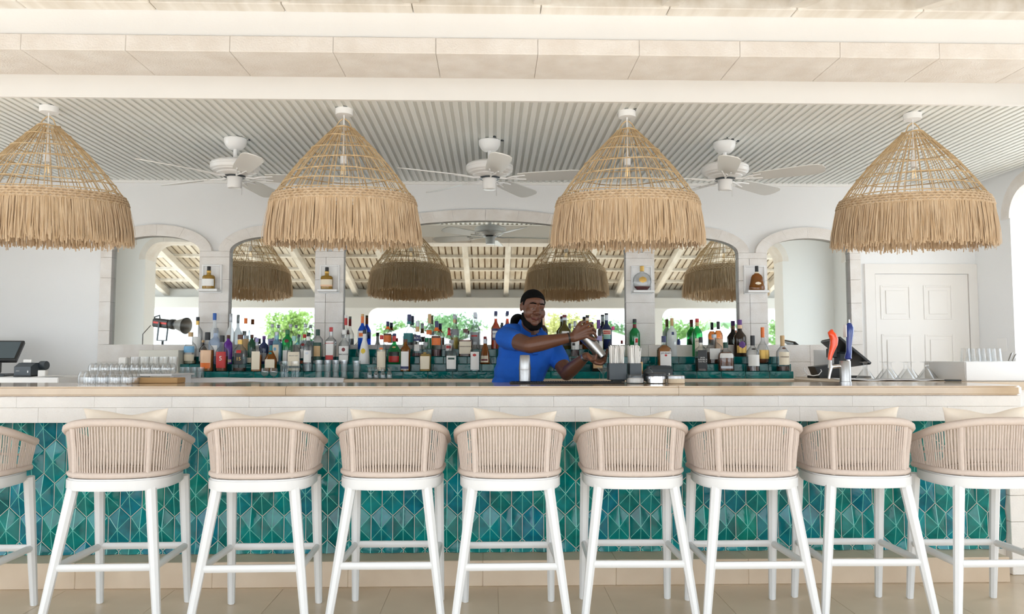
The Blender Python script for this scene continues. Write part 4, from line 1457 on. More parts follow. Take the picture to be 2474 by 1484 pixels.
# tall ribbed and plain tumblers on the back counter's edge
me_short = vessel([(.026, 0), (.028, .004), (.031, .085)]).mesh('tumbler', glassm, 40)
for x in (441, 455, 470, 484):
    p = V(x, 905, 6.02)
    put('tumbler', me_short, 'short clear tumbler on the end of the white towel', 'glass', (p.x, 6.02, ZB_ + .006), 'short tumblers on the towel')
me_br = MB().lathe([(.001, 0), (.026, .001), (.026, .003), (.005, .006), (.005, .014), (.02, .022), (.031, .036), (.033, .05), (.030, .066), (.026, .078), (.0245, .078), (.028, .066), (.031, .05), (.029, .037), (.018, .024), (.001, .018)], 20, cap=False).mesh('brandy_glass', glassm, 40)
for x in (640, 661):
    p = V(x, 905, 6.02)
    put('brandy_glass', me_br, 'small round brandy glass standing before the brown whisky bottle', 'glass', (p.x, 6.02, ZB_ + .006), 'brandy glasses on the towel')
rib = [(.026 + .0, 0)]
mb = MB()
n = 32
prof = [(.027, 0), (.029, .03), (.030, .085), (.033, .1), (.033, .13)]
vs, fs = [], []
for r, z in prof:
    for i in range(n):
        a = 2 * PI * i / n
        rr = r * (1 + (.05 if i % 2 else -.03) * (1 if z < .11 else .2))
        vs.append((rr * math.cos(a), rr * math.sin(a), z))
for j in range(len(prof) - 1):
    for i in range(n):
        fs.append((j * n + i, j * n + (i + 1) % n, (j + 1) * n + (i + 1) % n, (j + 1) * n + i))
fs.append(tuple(range(n - 1, -1, -1)))
me_rib = mb.add(vs, fs).mesh('ribbed_tumbler', glassm, 30)
for x in (687, 713):
    p = V(x, 905, 6.02)
    put('ribbed_tumbler', me_rib, 'ribbed clear tumbler before the cream label rum bottle', 'glass', (p.x, 6.02, ZB_ + .006), 'ribbed tumblers on the towel')
me_hi = vessel([(.024, 0), (.0265, .003), (.029, .138)], foot=.01).mesh('highball_glass', glassm, 40)
for x in (770, 791, 811, 831):
    p = V(x, 905, 6.02)
    put('highball_glass', me_hi, 'straight highball glass in the row of four on the towel', 'glass', (p.x, 6.02, ZB_ + .006), 'highball glasses on the towel')
p = V(861, 905, 6.03)
put('highball_glass', me_hi, 'single highball glass standing off the end of the towel', 'glass', (p.x, 6.03, ZB_ + .001))
me_car = vessel([(.02, 0), (.022, .004), (.022, .036), (.018, .046), (.0115, .062), (.0105, .07), (.019, .088)], wall=.0015).mesh('small_carafe', glassm, 40)
for x in (893, 909, 925, 941):
    p = V(x, 905, 6.03)
    put('small_carafe', me_car, 'tiny flared glass carafe in a row before the lowest teal step', 'carafe', (p.x, 6.03, ZB_ + .001), 'tiny carafes on the back counter')


def cloth(name, x0, x1, y0, y1, z, label, drop=.0, th=.006, seed=1):
    r = random.Random(seed)
    nx, ny = 26, 6
    ph = [r.uniform(0, 6) for _ in range(4)]
    top, vs, fs = [], [], []
    for j in range(ny + 1):
        for i in range(nx + 1):
            u, v = i / nx, j / ny
            x = x0 + (x1 - x0) * u
            y = y0 + (y1 - y0) * v + .008 * math.sin(5 * u + ph[0]) * (1 - v)
            zz = z + th + .0025 * (1 + math.sin(13 * u + 4 * v + ph[1])) + .002 * (1 + math.sin(23 * u - 5 * v + ph[2]))
            if v < .3 and drop:
                zz -= drop * (1 - v / .3) ** 2 * (.75 + .25 * math.sin(7 * u + ph[3]))
            vs.append((x, y, zz))
    m = len(vs)
    vs += [(a, b, c - th) for a, b, c in vs]
    for j in range(ny):
        for i in range(nx):
            a = j * (nx + 1) + i
            fs += [(a, a + 1, a + nx + 2, a + nx + 1), (m + a + nx + 1, m + a + nx + 2, m + a + 1, m + a)]
    for i in range(nx):
        a, b = i, ny * (nx + 1) + i
        fs += [(a + 1, a, m + a, m + a + 1), (b, b + 1, m + b + 1, m + b)]
    for j in range(ny):
        a, b = j * (nx + 1), j * (nx + 1) + nx
        fs += [(a, a + nx + 1, m + a + nx + 1, m + a), (b + nx + 1, b, m + b, m + b + nx + 1)]
    return tag(MB().add(vs, fs).obj(name, M['cloth'], None, 60), label, 'towel')


cloth('towel', V(345, 915, 5.93).x, V(829, 915, 5.93).x, 5.925, 6.075, ZB_ + .0005, 'long white bar towel laid under the tumblers', .05, .005, 4)
M['board'] = mat('tan_cardboard', srgb(196, 160, 112), .8, vary=.1)
tag(MB().cbox((V(322, 925, 4.99).x, 4.90, ZT_ + .001), (V(442, 925, 4.99).x, 5.03, ZT_ + .034), .003).obj('cardboard_box', M['board']), 'flat tan cardboard box beside the upturned glasses', 'box')

# upturned glasses at the left end of the bar top
me_up = vessel([(.022, 0), (.026, .004), (.034, .03), (.036, .05), (.032, .078)], Mx=flip(.078)).mesh('upturned_glass', glassm, 40)
k = 0
for x, d in [(216 + 30 * i, 4.79) for i in range(4)] + [(203 + 30 * i, 4.87) for i in range(5)] + [(228 + 29.5 * i, 4.95) for i in range(4)]:
    p = V(x, 925, d)
    put('upturned_glass', me_up, 'upturned rounded glass at the end of the bar top', 'glass', (p.x, d, ZT_ + .001), 'upturned glasses on the bar top')
# rack with two tiers behind
rk = thing('glass_rack', 'low white rack carrying upturned glasses', 'rack', (0, 0, 0))
rx0, rx1 = V(212, 900, 5.62).x, V(432, 900, 5.62).x
MB().cbox((rx0, 5.5, ZB_ + .036), (rx1, 5.92, ZB_ + .05), .003).obj('tray', M['white_plastic'], rk)
for x in (rx0 + .02, (rx0 + rx1) / 2, rx1 - .02):
    MB().box((x - .012, 5.55, .0), (x + .012, 5.87, ZB_ + .036)).obj('support', M['white_plastic'], rk)
me_w = vessel([(.018, 0), (.03, .012), (.036, .034), (.034, .058), (.029, .075)], Mx=flip(.075)).mesh('upturned_wine_bowl', glassm, 40)
for j, d in enumerate((5.57, 5.68)):
    for i in range(8):
        x = 226 + i * 25 + j * 12
        p = V(x, 900, d)
        put('stemless_glass', me_w, 'upturned stemless glass on the low white rack', 'glass', (p.x, d, ZB_ + .051), 'stemless glasses on the white rack')
me_pint = vessel([(.026, 0), (.0275, .004), (.034, .118)], foot=.008).mesh('pint_glass', glassm, 40)
for i, x in enumerate((326, 349, 372, 395, 418)):
    p = V(x, 880, 5.84)
    put('pint_glass', me_pint, 'tall clear pint glass standing at the back of the white rack', 'glass', (p.x, 5.84, ZB_ + .051), 'pint glasses on the white rack')
p = V(330, 850, 5.82)
tag(MB().cbox((-.03, -.03, 0), (.03, .03, .115), .008).obj('napkin_stack', M['paper'], None, None, (V(308, 880, 5.86).x - .02, 5.85, ZB_ + .051)), 'stack of white paper napkins beside the pint glasses', 'napkins')
tag(MB().cbox((V(338, 845, 6.2).x, 6.18, ZB_), (V(434, 845, 6.2).x, 6.3, V(430, 846, 6.2).z), .004).obj('menu_stand', mat('menu_card', srgb(214, 212, 202), .5)), 'pale card box with teal edge behind the pint glasses', 'box')

# left return: white counter with register, printer, papers
sc_ = thing('side_counter', 'white side counter carrying the cash register', 'counter')
xe = V(141, 915, 5.86).x
MB().cbox((XL + .001, 5.86, ZB_ - .03), (xe, YB - .001, ZB_ + .018), .006).obj('counter_top', M['white_paint'], sc_)
MB().box((XL + .001, 5.92, 0), (xe - .05, YB - .001, ZB_ - .03)).obj('cabinet', M['white_paint'], sc_)
zc0 = ZB_ + .0185
pos = thing('cash_register', 'grey touch screen register on a black stand beside the printer', 'register', (V(-36, 890, 6.2).x, 6.2, zc0), rad(14))
MB().cbox((-.16, -.12, 0), (.17, .14, .02), .005).obj('base', M['dark'], pos)
MB().cbox((-.05, -.02, .02), (.09, .08, .14), .01).obj('stand', M['black'], pos)
Mx = Matrix.Translation((0, .0, .195)) @ Matrix.Rotation(rad(-50), 4, 'X') @ Matrix.Rotation(0, 4, 'Z')
MB().cbox((-.24, -.012, -.12), (.24, .022, .12), .006, M=Mx).obj('housing', M['black'], pos)
MB().box((-.222, -.0135, -.10), (.222, -.0121, .10), M=Mx).obj('screen', M['screen'], pos)


def printer(loc, rz, label, name_text, w=.15, h=.105, dep=.17):
    t = thing('receipt_printer', label, 'printer', loc, rz)
    b = MB().prism([(-dep / 2, 0), (dep / 2, 0), (dep / 2, h), (-dep / 2 + .05, h), (-dep / 2, h * .72)], -w / 2, w / 2, axis='x').obj('body', M['dark'], t)
    MB().cbox((-w / 2 - .004, -dep / 2 - .004, 0), (w / 2 + .004, dep / 2, .014), .003).obj('base', M['black'], t)
    MB().box((-w * .34, -dep / 2 + .045, h - .006), (w * .30, -dep / 2 + .052, h + .002)).obj('paper_slot', M['black'], t)
    link('lettering', text_mesh(name_text, w * .2, None, h * .42, paint('white')), b).location = (-w * .28, -dep / 2 - .0006, 0)
    MB().box((w * .3, -dep / 2 - .001, h * .3), (w * .36, -dep / 2, h * .45)).obj('indicator', M['white_plastic'], t)
    return t


pr = printer((V(68, 895, 6.05).x, 6.08, zc0), rad(-8), 'grey receipt printer with paper sticking out, on the white side counter', 'EPSON', .135)
MB().box((-.035, -.034, .10), (.032, -.03, .13)).obj('receipt', M['paper'], pr)
MB().lathe([(.032, -.025), (.034, -.02), (.034, .02), (.032, .025)], 20, M=Matrix.Translation((.085, .03, .085)) @ Matrix.Rotation(PI / 2, 4, 'Y')).obj('roll_cover', M['dark'], pr, 40)
tag(MB().cbox((-.028, -.02, 0), (.028, .02, .05), .003).obj('card_box', M['paper'], None, None, (V(104, 895, 6.0).x, 6.0, zc0)), 'small white card box in front of the register printer', 'box')
for i in range(5):
    o = MB().box((-.07, -.05, 0), (.07, .05, .0012)).obj('paper_sheet', M['paper'], None, None, (V(108 + 5 * i, 905, 5.97).x, 5.955 + .006 * i, zc0 + .0008 + .0016 * i), (0, 0, rad(-20 + 13 * i)))
    tag(o, 'loose white paper sheet in the pile on the side counter', 'paper', 'loose papers on the side counter')

# right return counter
rxa = V(1990, 920, 5.3).x
ret = [(rxa + .1, 5.052), (4.05, 5.052), (4.05, 5.948), (rxa + .1, 5.948)] + [(rxa + .1 - .1 * math.cos(PI * (i / 8 - .5)), 5.5 - .448 * math.sin(PI * (i / 8 - .5))) for i in range(7, 0, -1)][::-1]
ret = [(rxa + .1, 5.052), (4.05, 5.052), (4.05, 5.948), (rxa + .1, 5.948), (rxa + .03, 5.9), (rxa, 5.8), (rxa, 5.2), (rxa + .03, 5.1)]
rt = thing('return_counter', 'beige stone return counter carrying cocktail glasses at the door end', 'counter')
MB().prism(ret, ZT_ - .053, ZT_ - .001, axis='z').obj('stone_top', M['limestone'], rt)
MB().box((rxa + .12, 5.1, 0), (3.9, 5.9, ZT_ - .053)).obj('cabinet', M['white_paint'], rt)
zr = ZT_
me_mart = MB().lathe([(.0005, .118), (.036, .117), (.037, .114), (.016, .112), (.0125, .106), (.0125, .078), (.016, .070), (.064, .001), (.0625, .001), (.012, .068), (.0005, .068)][::-1], 24, cap=False).mesh('cocktail_glass', M['ware'], 40)
for x, d in ((2091, 5.33), (2140, 5.33), (2189, 5.33), (2238, 5.33), (2150, 5.50), (2199, 5.50), (2243, 5.50)):
    p = V(x, 915, d)
    put('cocktail_glass', me_mart, 'upturned cocktail glass with cut bowl on the white cloth', 'glass', (p.x, d, zr + .012), 'upturned cocktail glasses on the return counter')
cloth('towel', V(2055, 920, 5.3).x, V(2290, 920, 5.3).x, 5.24, 5.60, zr, 'white cloth spread under the upturned cocktail glasses', 0, .004, 9)
wb = thing('white_box', 'long white box at the door end with tumblers on top', 'box', (V(2334, 900, 5.15).x, 5.15, zr))
wx1 = 4.0 - wb.location.x
zh = V(2334, 874, 5.15).z - zr
MB().box((0, .012, .0), (wx1, .5, zh)).obj('carcass', M['white_paint'], wb)
MB().cbox((.002, 0, .004), (wx1, .012, zh - .002), .002).obj('front_panel', M['white_plastic'], wb)
me_t2 = vessel([(.024, 0), (.026, .004), (.033, .088)], Mx=flip(.088)).mesh('upturned_tumbler', M['ware'], 40)
for x, d in ((2333, 5.21), (2358, 5.21), (2383, 5.21), (2408, 5.21), (2345, 5.29), (2370, 5.29), (2395, 5.29)):
    p = V(x, 870, d)
    put('upturned_tumbler', me_t2, 'upturned tumbler on top of the white box', 'glass', (p.x, d, zr + zh + .001), 'upturned tumblers on the white box')
for x, h in ((2437, .05), (2446, .04)):
    pp = V(x, 870, 5.3)
    tag(MB().tube([(0, 0, 0.003), (.02, 0, h), (.03, .0, h + .012)], [.006, .007, .003], 8).obj('bottle_opener', M['steel'], None, 50, (pp.x, 5.3, zr + zh)), 'steel bar tool lying on the white box near the wall arch' if x == 2437 else 'short steel bar tool beside the longer one on the white box', 'bar tool')
tag(MB().cbox((-.05, -.012, 0), (.05, .012, .012), .003).obj('knife', M['black'], None, None, (V(2302, 917, 5.12).x, 5.12, zr + .0015), (0, 0, rad(-12))), 'black handled knife in front of the white box', 'knife')
tag(MB().cbox((XR - .006, 6.27, V(2416, 850, 6.33).z), (XR, 6.39, V(2416, 817, 6.33).z), .002).obj('switch_plate', M['white_plastic']), 'white switch plate on the wall above the white box', 'switch')

# beer taps
tp = V(2043, 930, 4.50)
tap = thing('beer_tap', 'chrome beer tower with an orange and a blue tap handle', 'beer tap', (tp.x, 4.50, ZT_))
ht = V(2043, 872, 4.5).z - ZT_
MB().lathe([(.034, 0), (.034, .02), (.031, .022), (.031, ht - .004), (.029, ht)], 28).obj('tower', M['steel'], tap, 35)
fa = MB()
zf = V(2010, 885, 4.5).z - ZT_
xf = V(2006, 885, 4.5).x - tp.x
fa.tube([(-.02, 0, zf), (xf * .5, 0, zf), (xf + .01, 0, zf - .004)], [.013, .011, .012], 12)
fa.tube([(xf, 0, zf + .035), (xf, 0, zf - .01)], [.008, .014], 12)
fa.tube([(xf + .004, 0, zf - .004), (xf - .008, -.004, zf - .05), (xf - .012, -.005, zf - .072)], [.011, .008, .007], 10)
fa.obj('faucet', M['chrome'], tap, 50)
M['orange_resin'] = mat('orange_resin', srgb(240, 74, 22), .25, coat=.5)
M['blue_resin'] = mat('blue_resin', srgb(22, 52, 130), .22, coat=.5)
oz = [(870, 2004, 9), (858, 2006, 11), (845, 2010, 14), (832, 2014, 18), (820, 2015, 19), (810, 2011, 18), (803, 2007, 15), (799, 2010, 9), (798, 2012, 4)]
pts, rr = [], []
for y, x, w in oz:
    q = V(x, y, 4.5)
    pts.append((q.x - tp.x, -.002, q.z - ZT_))
    rr.append(w / 2 * 1.2 * px_size(2010, 4.5))
MB().tube(pts, rr, 14, wide=.8, up=(0, 1, 0)).obj('orange_handle', M['orange_resin'], tap, 60)
bz = [(869, 2049, 9), (866, 2049, 14), (862, 2049, 12), (850, 2051, 11), (838, 2051, 10), (820, 2052, 12), (805, 2053, 14), (792, 2053, 15), (786, 2052, 12), (781, 2052, 8)]
pts, rr = [], []
for y, x, w in bz:
    q = V(x, y, 4.54)
    pts.append((q.x - tp.x, .04, q.z - ZT_))
    rr.append(w / 2 * 1.25 * px_size(2050, 4.54))
bh = MB().tube(pts, rr, 10, up=(0, 1, 0)).obj('blue_handle', M['blue_resin'], tap, 40)
MB().lathe([(.004, 0), (.006, .004), (.003, .012), (.004, .02)], 10, M=Matrix.Translation((pts[-1][0], .04, pts[-1][2]))).obj('finial', M['chrome'], bh, 50)
q = V(2041, 800, 4.54)
MB().cbox((q.x - tp.x - .002, .02, V(2041, 815, 4.54).z - ZT_), (q.x - tp.x + .004, .062, V(2041, 785, 4.54).z - ZT_), .002).obj('badge', M['white_plastic'], bh)
MB().tube([(pts[0][0], .04, pts[0][2] - .03), (pts[0][0], .04, pts[0][2])], [.009, .011], 12).obj('handle_collar', M['chrome'], bh, 50)

# right register with papers and cables
pr2 = thing('point_of_sale_terminal', 'black register terminal with tilted screen behind the beer taps', 'register', (V(2030, 890, 6.2).x, 6.22, ZB_ + .001), 0)
MB().cbox((-.22, -.14, 0), (.19, .10, .018), .004).obj('base', M['black'], pr2)
MB().prism([(-.245, .09), (-.02, .115), (-.02, .018), (-.215, .018)], -.12, .02).obj('printer_housing', M['black'], pr2)
MB().cbox((-.03, -.05, .018), (.075, .04, .21), .02).obj('neck', M['dark'], pr2)
Mx = Matrix.Translation((.05, -.01, .205)) @ Matrix.Rotation(rad(40), 4, 'Y') @ Matrix.Rotation(rad(-6), 4, 'X')
MB().cbox((-.16, -.15, -.012), (.16, .15, .012), .005, M=Mx).obj('screen', M['black'], pr2)
MB().cbox((-.095, -.10, .16), (-.055, .02, .235), .006).obj('card_reader', M['black'], pr2)
tag(MB().box((V(1972, 860, 6.35).x, 6.40, ZB_ + .0005), (V(2030, 860, 6.35).x, 6.404, V(2000, 846, 6.35).z)).obj('notice_sheet', M['paper']), 'white printed sheet propped behind the register terminal', 'paper')
tag(MB().tube([Vector((V(x_, 915, y_).x, y_, ZB_ + .0035)) for x_, y_ in ((1652, 6.0), (1680, 5.965), (1710, 5.965), (1740, 5.99), (1770, 6.05), (1790, 6.085))], .0025, 6).obj('power_cable', M['black'], None, 60), 'thin black cable running from the printer below the steps', 'cable')
cb = [V(1925, 909, 6.08), V(1942, 908, 6.05), V(1950, 902, 6.05), V(1946, 892, 6.05), V(1942, 889, 6.05), V(1944, 898, 6.03), V(1952, 906, 6.03), V(1965, 908, 6.03), V(1978, 906, 6.03), V(1985, 897, 6.04), V(1983, 893, 6.05)]
tag(MB().tube(cb, .0035, 6).obj('charging_cable', M['white_plastic'], None, 60), 'looped white cable in front of the register terminal', 'cable')

# things on the bar top by the bartender
M['rubber'] = mat('black_rubber', srgb(40, 42, 44), .7, bump=.4, bscale=300)
bmx0, bmx1 = V(1232, 928, 4.86).x, V(1503, 928, 4.86).x
mat_ = thing('bar_mat', 'long black rubber bar mat in front of the bartender', 'bar mat', (0, 0, 0))
MB().cbox((bmx0, 4.76, ZT_ + .0006), (bmx1, 4.98, ZT_ + .008), .002).obj('sheet', M['rubber'], mat_)
nub = MB()
for i in range(44):
    for j in range(6):
        nub.box((bmx0 + .012 + i * .0152, 4.775 + j * .035, ZT_ + .008), (bmx0 + .018 + i * .0152, 4.781 + j * .035, ZT_ + .0115))
nub.obj('nubs', M['rubber'], mat_)['kind'] = 'stuff'
p = V(1268, 920, 4.85)
sh_t = thing('shaker_tin', 'upturned steel shaker tins standing on the black bar mat', 'shaker', (p.x, 4.85, ZT_ + .012))
s = px_size(1268, 4.85)
MB().lathe([(.0305, 0), (.035, .002), (.0355, .075), (.035, .077)], 28).obj('lower_tin', M['steel'], sh_t, 35)
hh = V(1268, 858, 4.85).z - ZT_ - .012
MB().lathe([(.0375, .072), (.038, .074), (.031, hh - .006), (.028, hh)], 28).obj('upper_tin', M['steel'], sh_t, 35)


def straw_holder(x0, x1, label, d=4.88):
    a, b = V(x0, 900, d).x, V(x1, 900, d).x
    w = b - a
    t = thing('straw_caddy', label, 'straw holder', ((a + b) / 2, d, ZT_ + .009), 0, 'straw caddies on the bar mat')
    z0, z1 = V(x0, 918, d).z - t.location.z, V(x0, 878, d).z - t.location.z
    MB().cbox((-w / 2, -.05, z0), (w / 2, .05, z1), .003).obj('black_box', M['dark'], t)
    MB().cbox((-w * .3, -.035, 0), (w * .42, .035, z0), .003).obj('foot', M['black'], t)
    m = MB()
    r = random.Random(int(x0))
    zt = V(x0, 838, d).z - t.location.z
    for i in range(60):
        x, y = r.uniform(-w * .43, w * .43), r.uniform(-.04, .04)
        m.tube([(x * .92, y, z1 - .02), (x + r.uniform(-.006, .006), y + r.uniform(-.004, .004), zt + r.uniform(-.012, .012))], .0032, 6)
    o = tag(m.obj('straw_bundle', M['paper'], None, 60, t.location), 'bundle of white straws in the ' + ('wide' if w > .1 else 'narrow') + ' black caddy', 'straws', None, 'stuff')
    return t


straw_holder(1469, 1511, 'wide black caddy filled with white straws')
straw_holder(1518, 1547, 'narrow black caddy filled with white straws beside the wide one', 4.9)
p = V(1470, 926, 4.95)
mg = MB().lathe([(.0005, 0), (.03, .001), (.03, .003), (.005, .007), (.004, .05), (.012, .06), (.042, .095), (.0405, .095), (.011, .062), (.0005, .06)], 22, cap=False).obj('martini_glass', M['ware'], None, 40, (V(1462, 926, 5.0).x - .01, 5.01, ZT_ + .001))
tag(mg, 'martini glass standing behind the wide straw caddy', 'glass')


def jar(x0, x1, ytop, d, label, fill, lid, kind='jar', fm=None):
    a, b = V(x0, 915, d).x, V(x1, 915, d).x
    r = (b - a) / 2
    t = thing('garnish_jar', label, 'jar', ((a + b) / 2, d, ZT_ + .001))
    h = V(x0, ytop, d).z - ZT_
    MB().lathe([(r * .92, 0), (r, .004), (r, h - .006), (r * .97, h)], 24).obj('jar_body', fm or M['clear'], t, 40)
    if fill:
        MB().lathe([(r * .86, .004), (r * .93, .007), (r * .93, h * fill[0]), (r * .7, h * fill[0] + .006)], 20).obj('contents', fill[1], t, 40)
    if lid:
        MB().lathe([(r * 1.03, h - .016), (r * 1.03, h), (r * .9, h + .004)], 24).obj('lid', lid, t, 40)
    return t


M['salt'] = mat('white_salt', srgb(236, 232, 226), .9, bump=.5, bscale=200)
M['cream_tub'] = mat('cream_tub', srgb(226, 208, 180), .5)
jar(1513, 1556, 905, 4.78, 'low glass jar half filled with white salt', (.5, M['salt']), None)
jar(1560, 1609, 903, 4.80, 'mirror bright steel canister between the salt jar and cream tub', None, M['black'], fm=M['chrome'])
jar(1612, 1654, 909, 4.78, 'cream tub with a steel rim in front of the receipt printer', None, M['steel'], fm=M['cream_tub'])
printer((V(1624, 900, 5.6).x, 6.03, ZB_ + .001), rad(6), 'dark receipt printer on the back counter below the square bourbon bottle', 'EPSON', .165, .10, .14)
pp = V(1566, 893, 4.96)
tag(MB().ball((0, 0, .045), (.036, .034, .045)).tube([(0, 0, .08), (.01, 0, .10)], .008, 8).obj('pepper_mill', M['dark'], None, 60, (pp.x, 4.97, ZT_ + .001)), 'dark round topped container behind the steel canister', 'container')
tg = thing('bar_knife', 'wooden handled bar tool standing beside the narrow straw caddy', 'bar tool', (V(1549, 880, 4.97).x, 4.98, ZT_ + .001))
MB().tube([(0, 0, 0), (0, 0, .13)], .012, 10).obj('handle', mat('tan_wood', srgb(206, 170, 120), .6), tg, 50)
MB().tube([(0, 0, .13), (-.006, 0, .16), (-.022, 0, .18), (-.03, 0, .178)], [.011, .009, .006, .003], 8).obj('tip', M['black'], tg, 50)

# studio light standing at the end of the bar (seen in the mirror)
lt = thing('studio_light', 'black and red studio light with silver reflector on a stand', 'studio light', (-3.74, 4.12, 0))
zl_ = 1.645
Mx = Matrix.Translation((0, 0, zl_)) @ Matrix.Rotation(rad(22), 4, 'Z') @ Matrix.Rotation(rad(6), 4, 'Y')
MB().cbox((-.19, -.055, -.055), (.06, .055, .05), .02, M=Mx).obj('lamp_head', M['black'], lt)
MB().cbox((-.16, -.058, -.01), (.04, .058, .012), .003, M=Mx).obj('red_stripe', mat('red_stripe', srgb(214, 60, 50), .4), lt)
MB().lathe([(.06, .06), (.062, .10), (.05, .12), (.055, .14)], 24, M=Mx @ Matrix.Rotation(PI / 2, 4, 'Y')).obj('collar', M['black'], lt, 40)
MB().lathe([(.05, .13), (.055, .14), (.095, .27), (.097, .275), (.093, .27), (.05, .145), (.001, .14)], 32, M=Mx @ Matrix.Rotation(PI / 2, 4, 'Y'), cap=False).obj('reflector', M['steel'], lt, 40)
MB().tube([(-.19, 0, .0), (-.2, 0, .06), (-.13, 0, .085), (-.12, 0, .05)], .01, 8, M=Mx).obj('grip', M['black'], lt, 50)
MB().cbox((-.07, -.075, -.20), (-.045, -.065, .01), .003, M=Mx).cbox((-.07, .065, -.20), (-.045, .075, .01), .003, M=Mx).cbox((-.07, -.075, -.205), (-.045, .075, -.195), .003, M=Mx).obj('yoke', M['dark'], lt)
MB().tube([(-.05, 0, zl_ - .2), (-.05, 0, .25)], .014, 10).obj('stand_pole', M['black'], lt, 50)
for k in range(3):
    a = 2 * PI * k / 3 + .5
    MB().tube([(-.05, 0, .55), (-.05 + .16 * math.cos(a), .16 * math.sin(a), .27), (-.05 + .27 * math.cos(a), .27 * math.sin(a), .008)], .009, 8).obj('stand_leg', M['black'], lt, 50)
MB().tube([(-.2, -.02, zl_ - .02), (-.30, -.05, zl_ - .12), (-.30, -.05, zl_ - .35), (-.2, -.02, zl_ - .6), (-.06, 0, .6)], .005, 6).obj('cable', M['black'], lt, 60)
# ================================================================ the bartender
M['skin'] = mat('brown_skin', srgb(96, 61, 44), .42, spec=.45, bump=.12, bscale=350)
M['hair'] = mat('black_hair', srgb(12, 11, 11), .9, spec=.15, bump=.6, bscale=420)
M['shirt'] = mat('blue_polo', srgb(4, 88, 190), .85, vary=.12, vscale=9, bump=.35, bscale=24)
M['trousers'] = mat('dark_trousers', srgb(40, 42, 48), .85)
M['shoe'] = mat('black_leather', srgb(22, 22, 24), .4)
M['eye'] = mat('eye_white', srgb(128, 116, 108), .25)
M['iris'] = mat('dark_iris', srgb(22, 14, 10), .1)


def capsule(mb, p0, p1, r0, r1=None, n=14, k=4):
    """tapered capsule, closed"""
    p0, p1 = Vector(p0), Vector(p1)
    r1 = r0 if r1 is None else r1
    t = (p1 - p0)
    L = t.length
    if L < 1e-6:
        return mb.ball(p0, r0)
    prof = [(max(1e-4, r0 * math.sin(PI / 2 * i / k)), -r0 * math.cos(PI / 2 * i / k)) for i in range(k)] + [(r0, 0)]
    prof += [(r1, L)] + [(max(1e-4, r1 * math.cos(PI / 2 * i / k)), L + r1 * math.sin(PI / 2 * i / k)) for i in range(1, k + 1)]
    Mx = Matrix.Translation(p0) @ t.to_track_quat('Z', 'Y').to_matrix().to_4x4()
    return mb.lathe(prof, n, M=Mx)


def chain(mb, pts, rr):
    for i in range(len(pts) - 1):
        capsule(mb, pts[i], pts[i + 1], rr[i], rr[i + 1])
    return mb


def fuse(mb, name, voxel, smooth, mats):
    """one continuous skin over overlapping shapes"""
    me = mb.mesh(name + '_raw', mats)
    o = link('fuse_tmp', me)
    m = o.modifiers.new('r', 'REMESH')
    m.mode = 'VOXEL'
    m.voxel_size = voxel
    if smooth:
        s_ = o.modifiers.new('s', 'SMOOTH')
        s_.factor = .5
        s_.iterations = smooth
    dg = bpy.context.evaluated_depsgraph_get()
    out = bpy.data.meshes.new_from_object(o.evaluated_get(dg))
    bpy.data.objects.remove(o)
    out.name = name
    out.materials.clear()
    for q in (mats if isinstance(mats, (list, tuple)) else [mats]):
        out.materials.append(q)
    out.shade_smooth()
    return out


hc = V(1287, 744, 5.16)                      # head centre
HM = Matrix.Translation(hc) @ Matrix.Rotation(rad(17), 4, 'Z') @ Matrix.Rotation(rad(5), 4, 'Y') @ Matrix.Rotation(rad(7), 4, 'X') @ Matrix.Scale(1.0, 4)
H = lambda x, y, z: HM @ Vector((x, y, z))


def hball(mb, c, r, nu=18, nv=12):
    return mb.ball(c, r, nu, nv, M=HM)


neck0 = H(0, .03, -.06)
neck1 = V(1281, 808, 5.23)
shR, elR, wrR = V(1222, 816, 5.15), V(1279, 835, 4.89), V(1380, 815, 4.91)
shL, elL, wrL = V(1334, 840, 5.31), V(1369, 903, 5.15), V(1417, 861, 4.96)
chest, belly, waist = V(1272, 852, 5.25), V(1256, 900, 5.24), V(1246, 935, 5.26)
hip = Vector((waist.x - .01, 5.29, .93))
up_, lo_ = V(1393, 787, 4.94), V(1457, 864, 4.92)   # shaker ends
ax = (lo_ - up_).normalized()

b = MB()
# head
hball(b, (0, .012, .035), (.076, .094, .083))
hball(b, (0, -.026, -.018), (.068, .067, .092))
hball(b, (0, -.030, -.072), (.056, .054, .046))
hball(b, (0, -.074, -.096), (.026, .02, .02))
for s in (-1, 1):
    hball(b, (s * .040, -.060, -.03), (.030, .028, .036))
    hball(b, (s * .073, .014, -.004), (.011, .018, .029))
    hball(b, (s * .076, .020, .008), (.009, .012, .014))
    capsule(b, H(s * .046, -.078, .021), H(s * .014, -.090, .024), .010, .010)       # brow
    capsule(b, H(s * .043, -.079, .009), H(s * .018, -.085, .008), .0085, .0085)     # upper lid
    capsule(b, H(s * .040, -.079, -.007), H(s * .020, -.084, -.008), .0065, .0065)   # lower lid
    hball(b, (s * .0165, -.097, -.030), (.0115, .012, .0095))
capsule(b, H(0, -.088, .018), H(0, -.111, -.024), .0095, .0135)
chain(b, [H(-.026, -.085, -.056), H(-.008, -.097, -.052), H(.008, -.097, -.052), H(.026, -.085, -.056)], [.0055, .0075, .0075, .0055])
chain(b, [H(-.023, -.084, -.062), H(0, -.094, -.067), H(.023, -.084, -.062)], [.006, .0095, .006])
capsule(b, neck0, neck1, .056, .062)
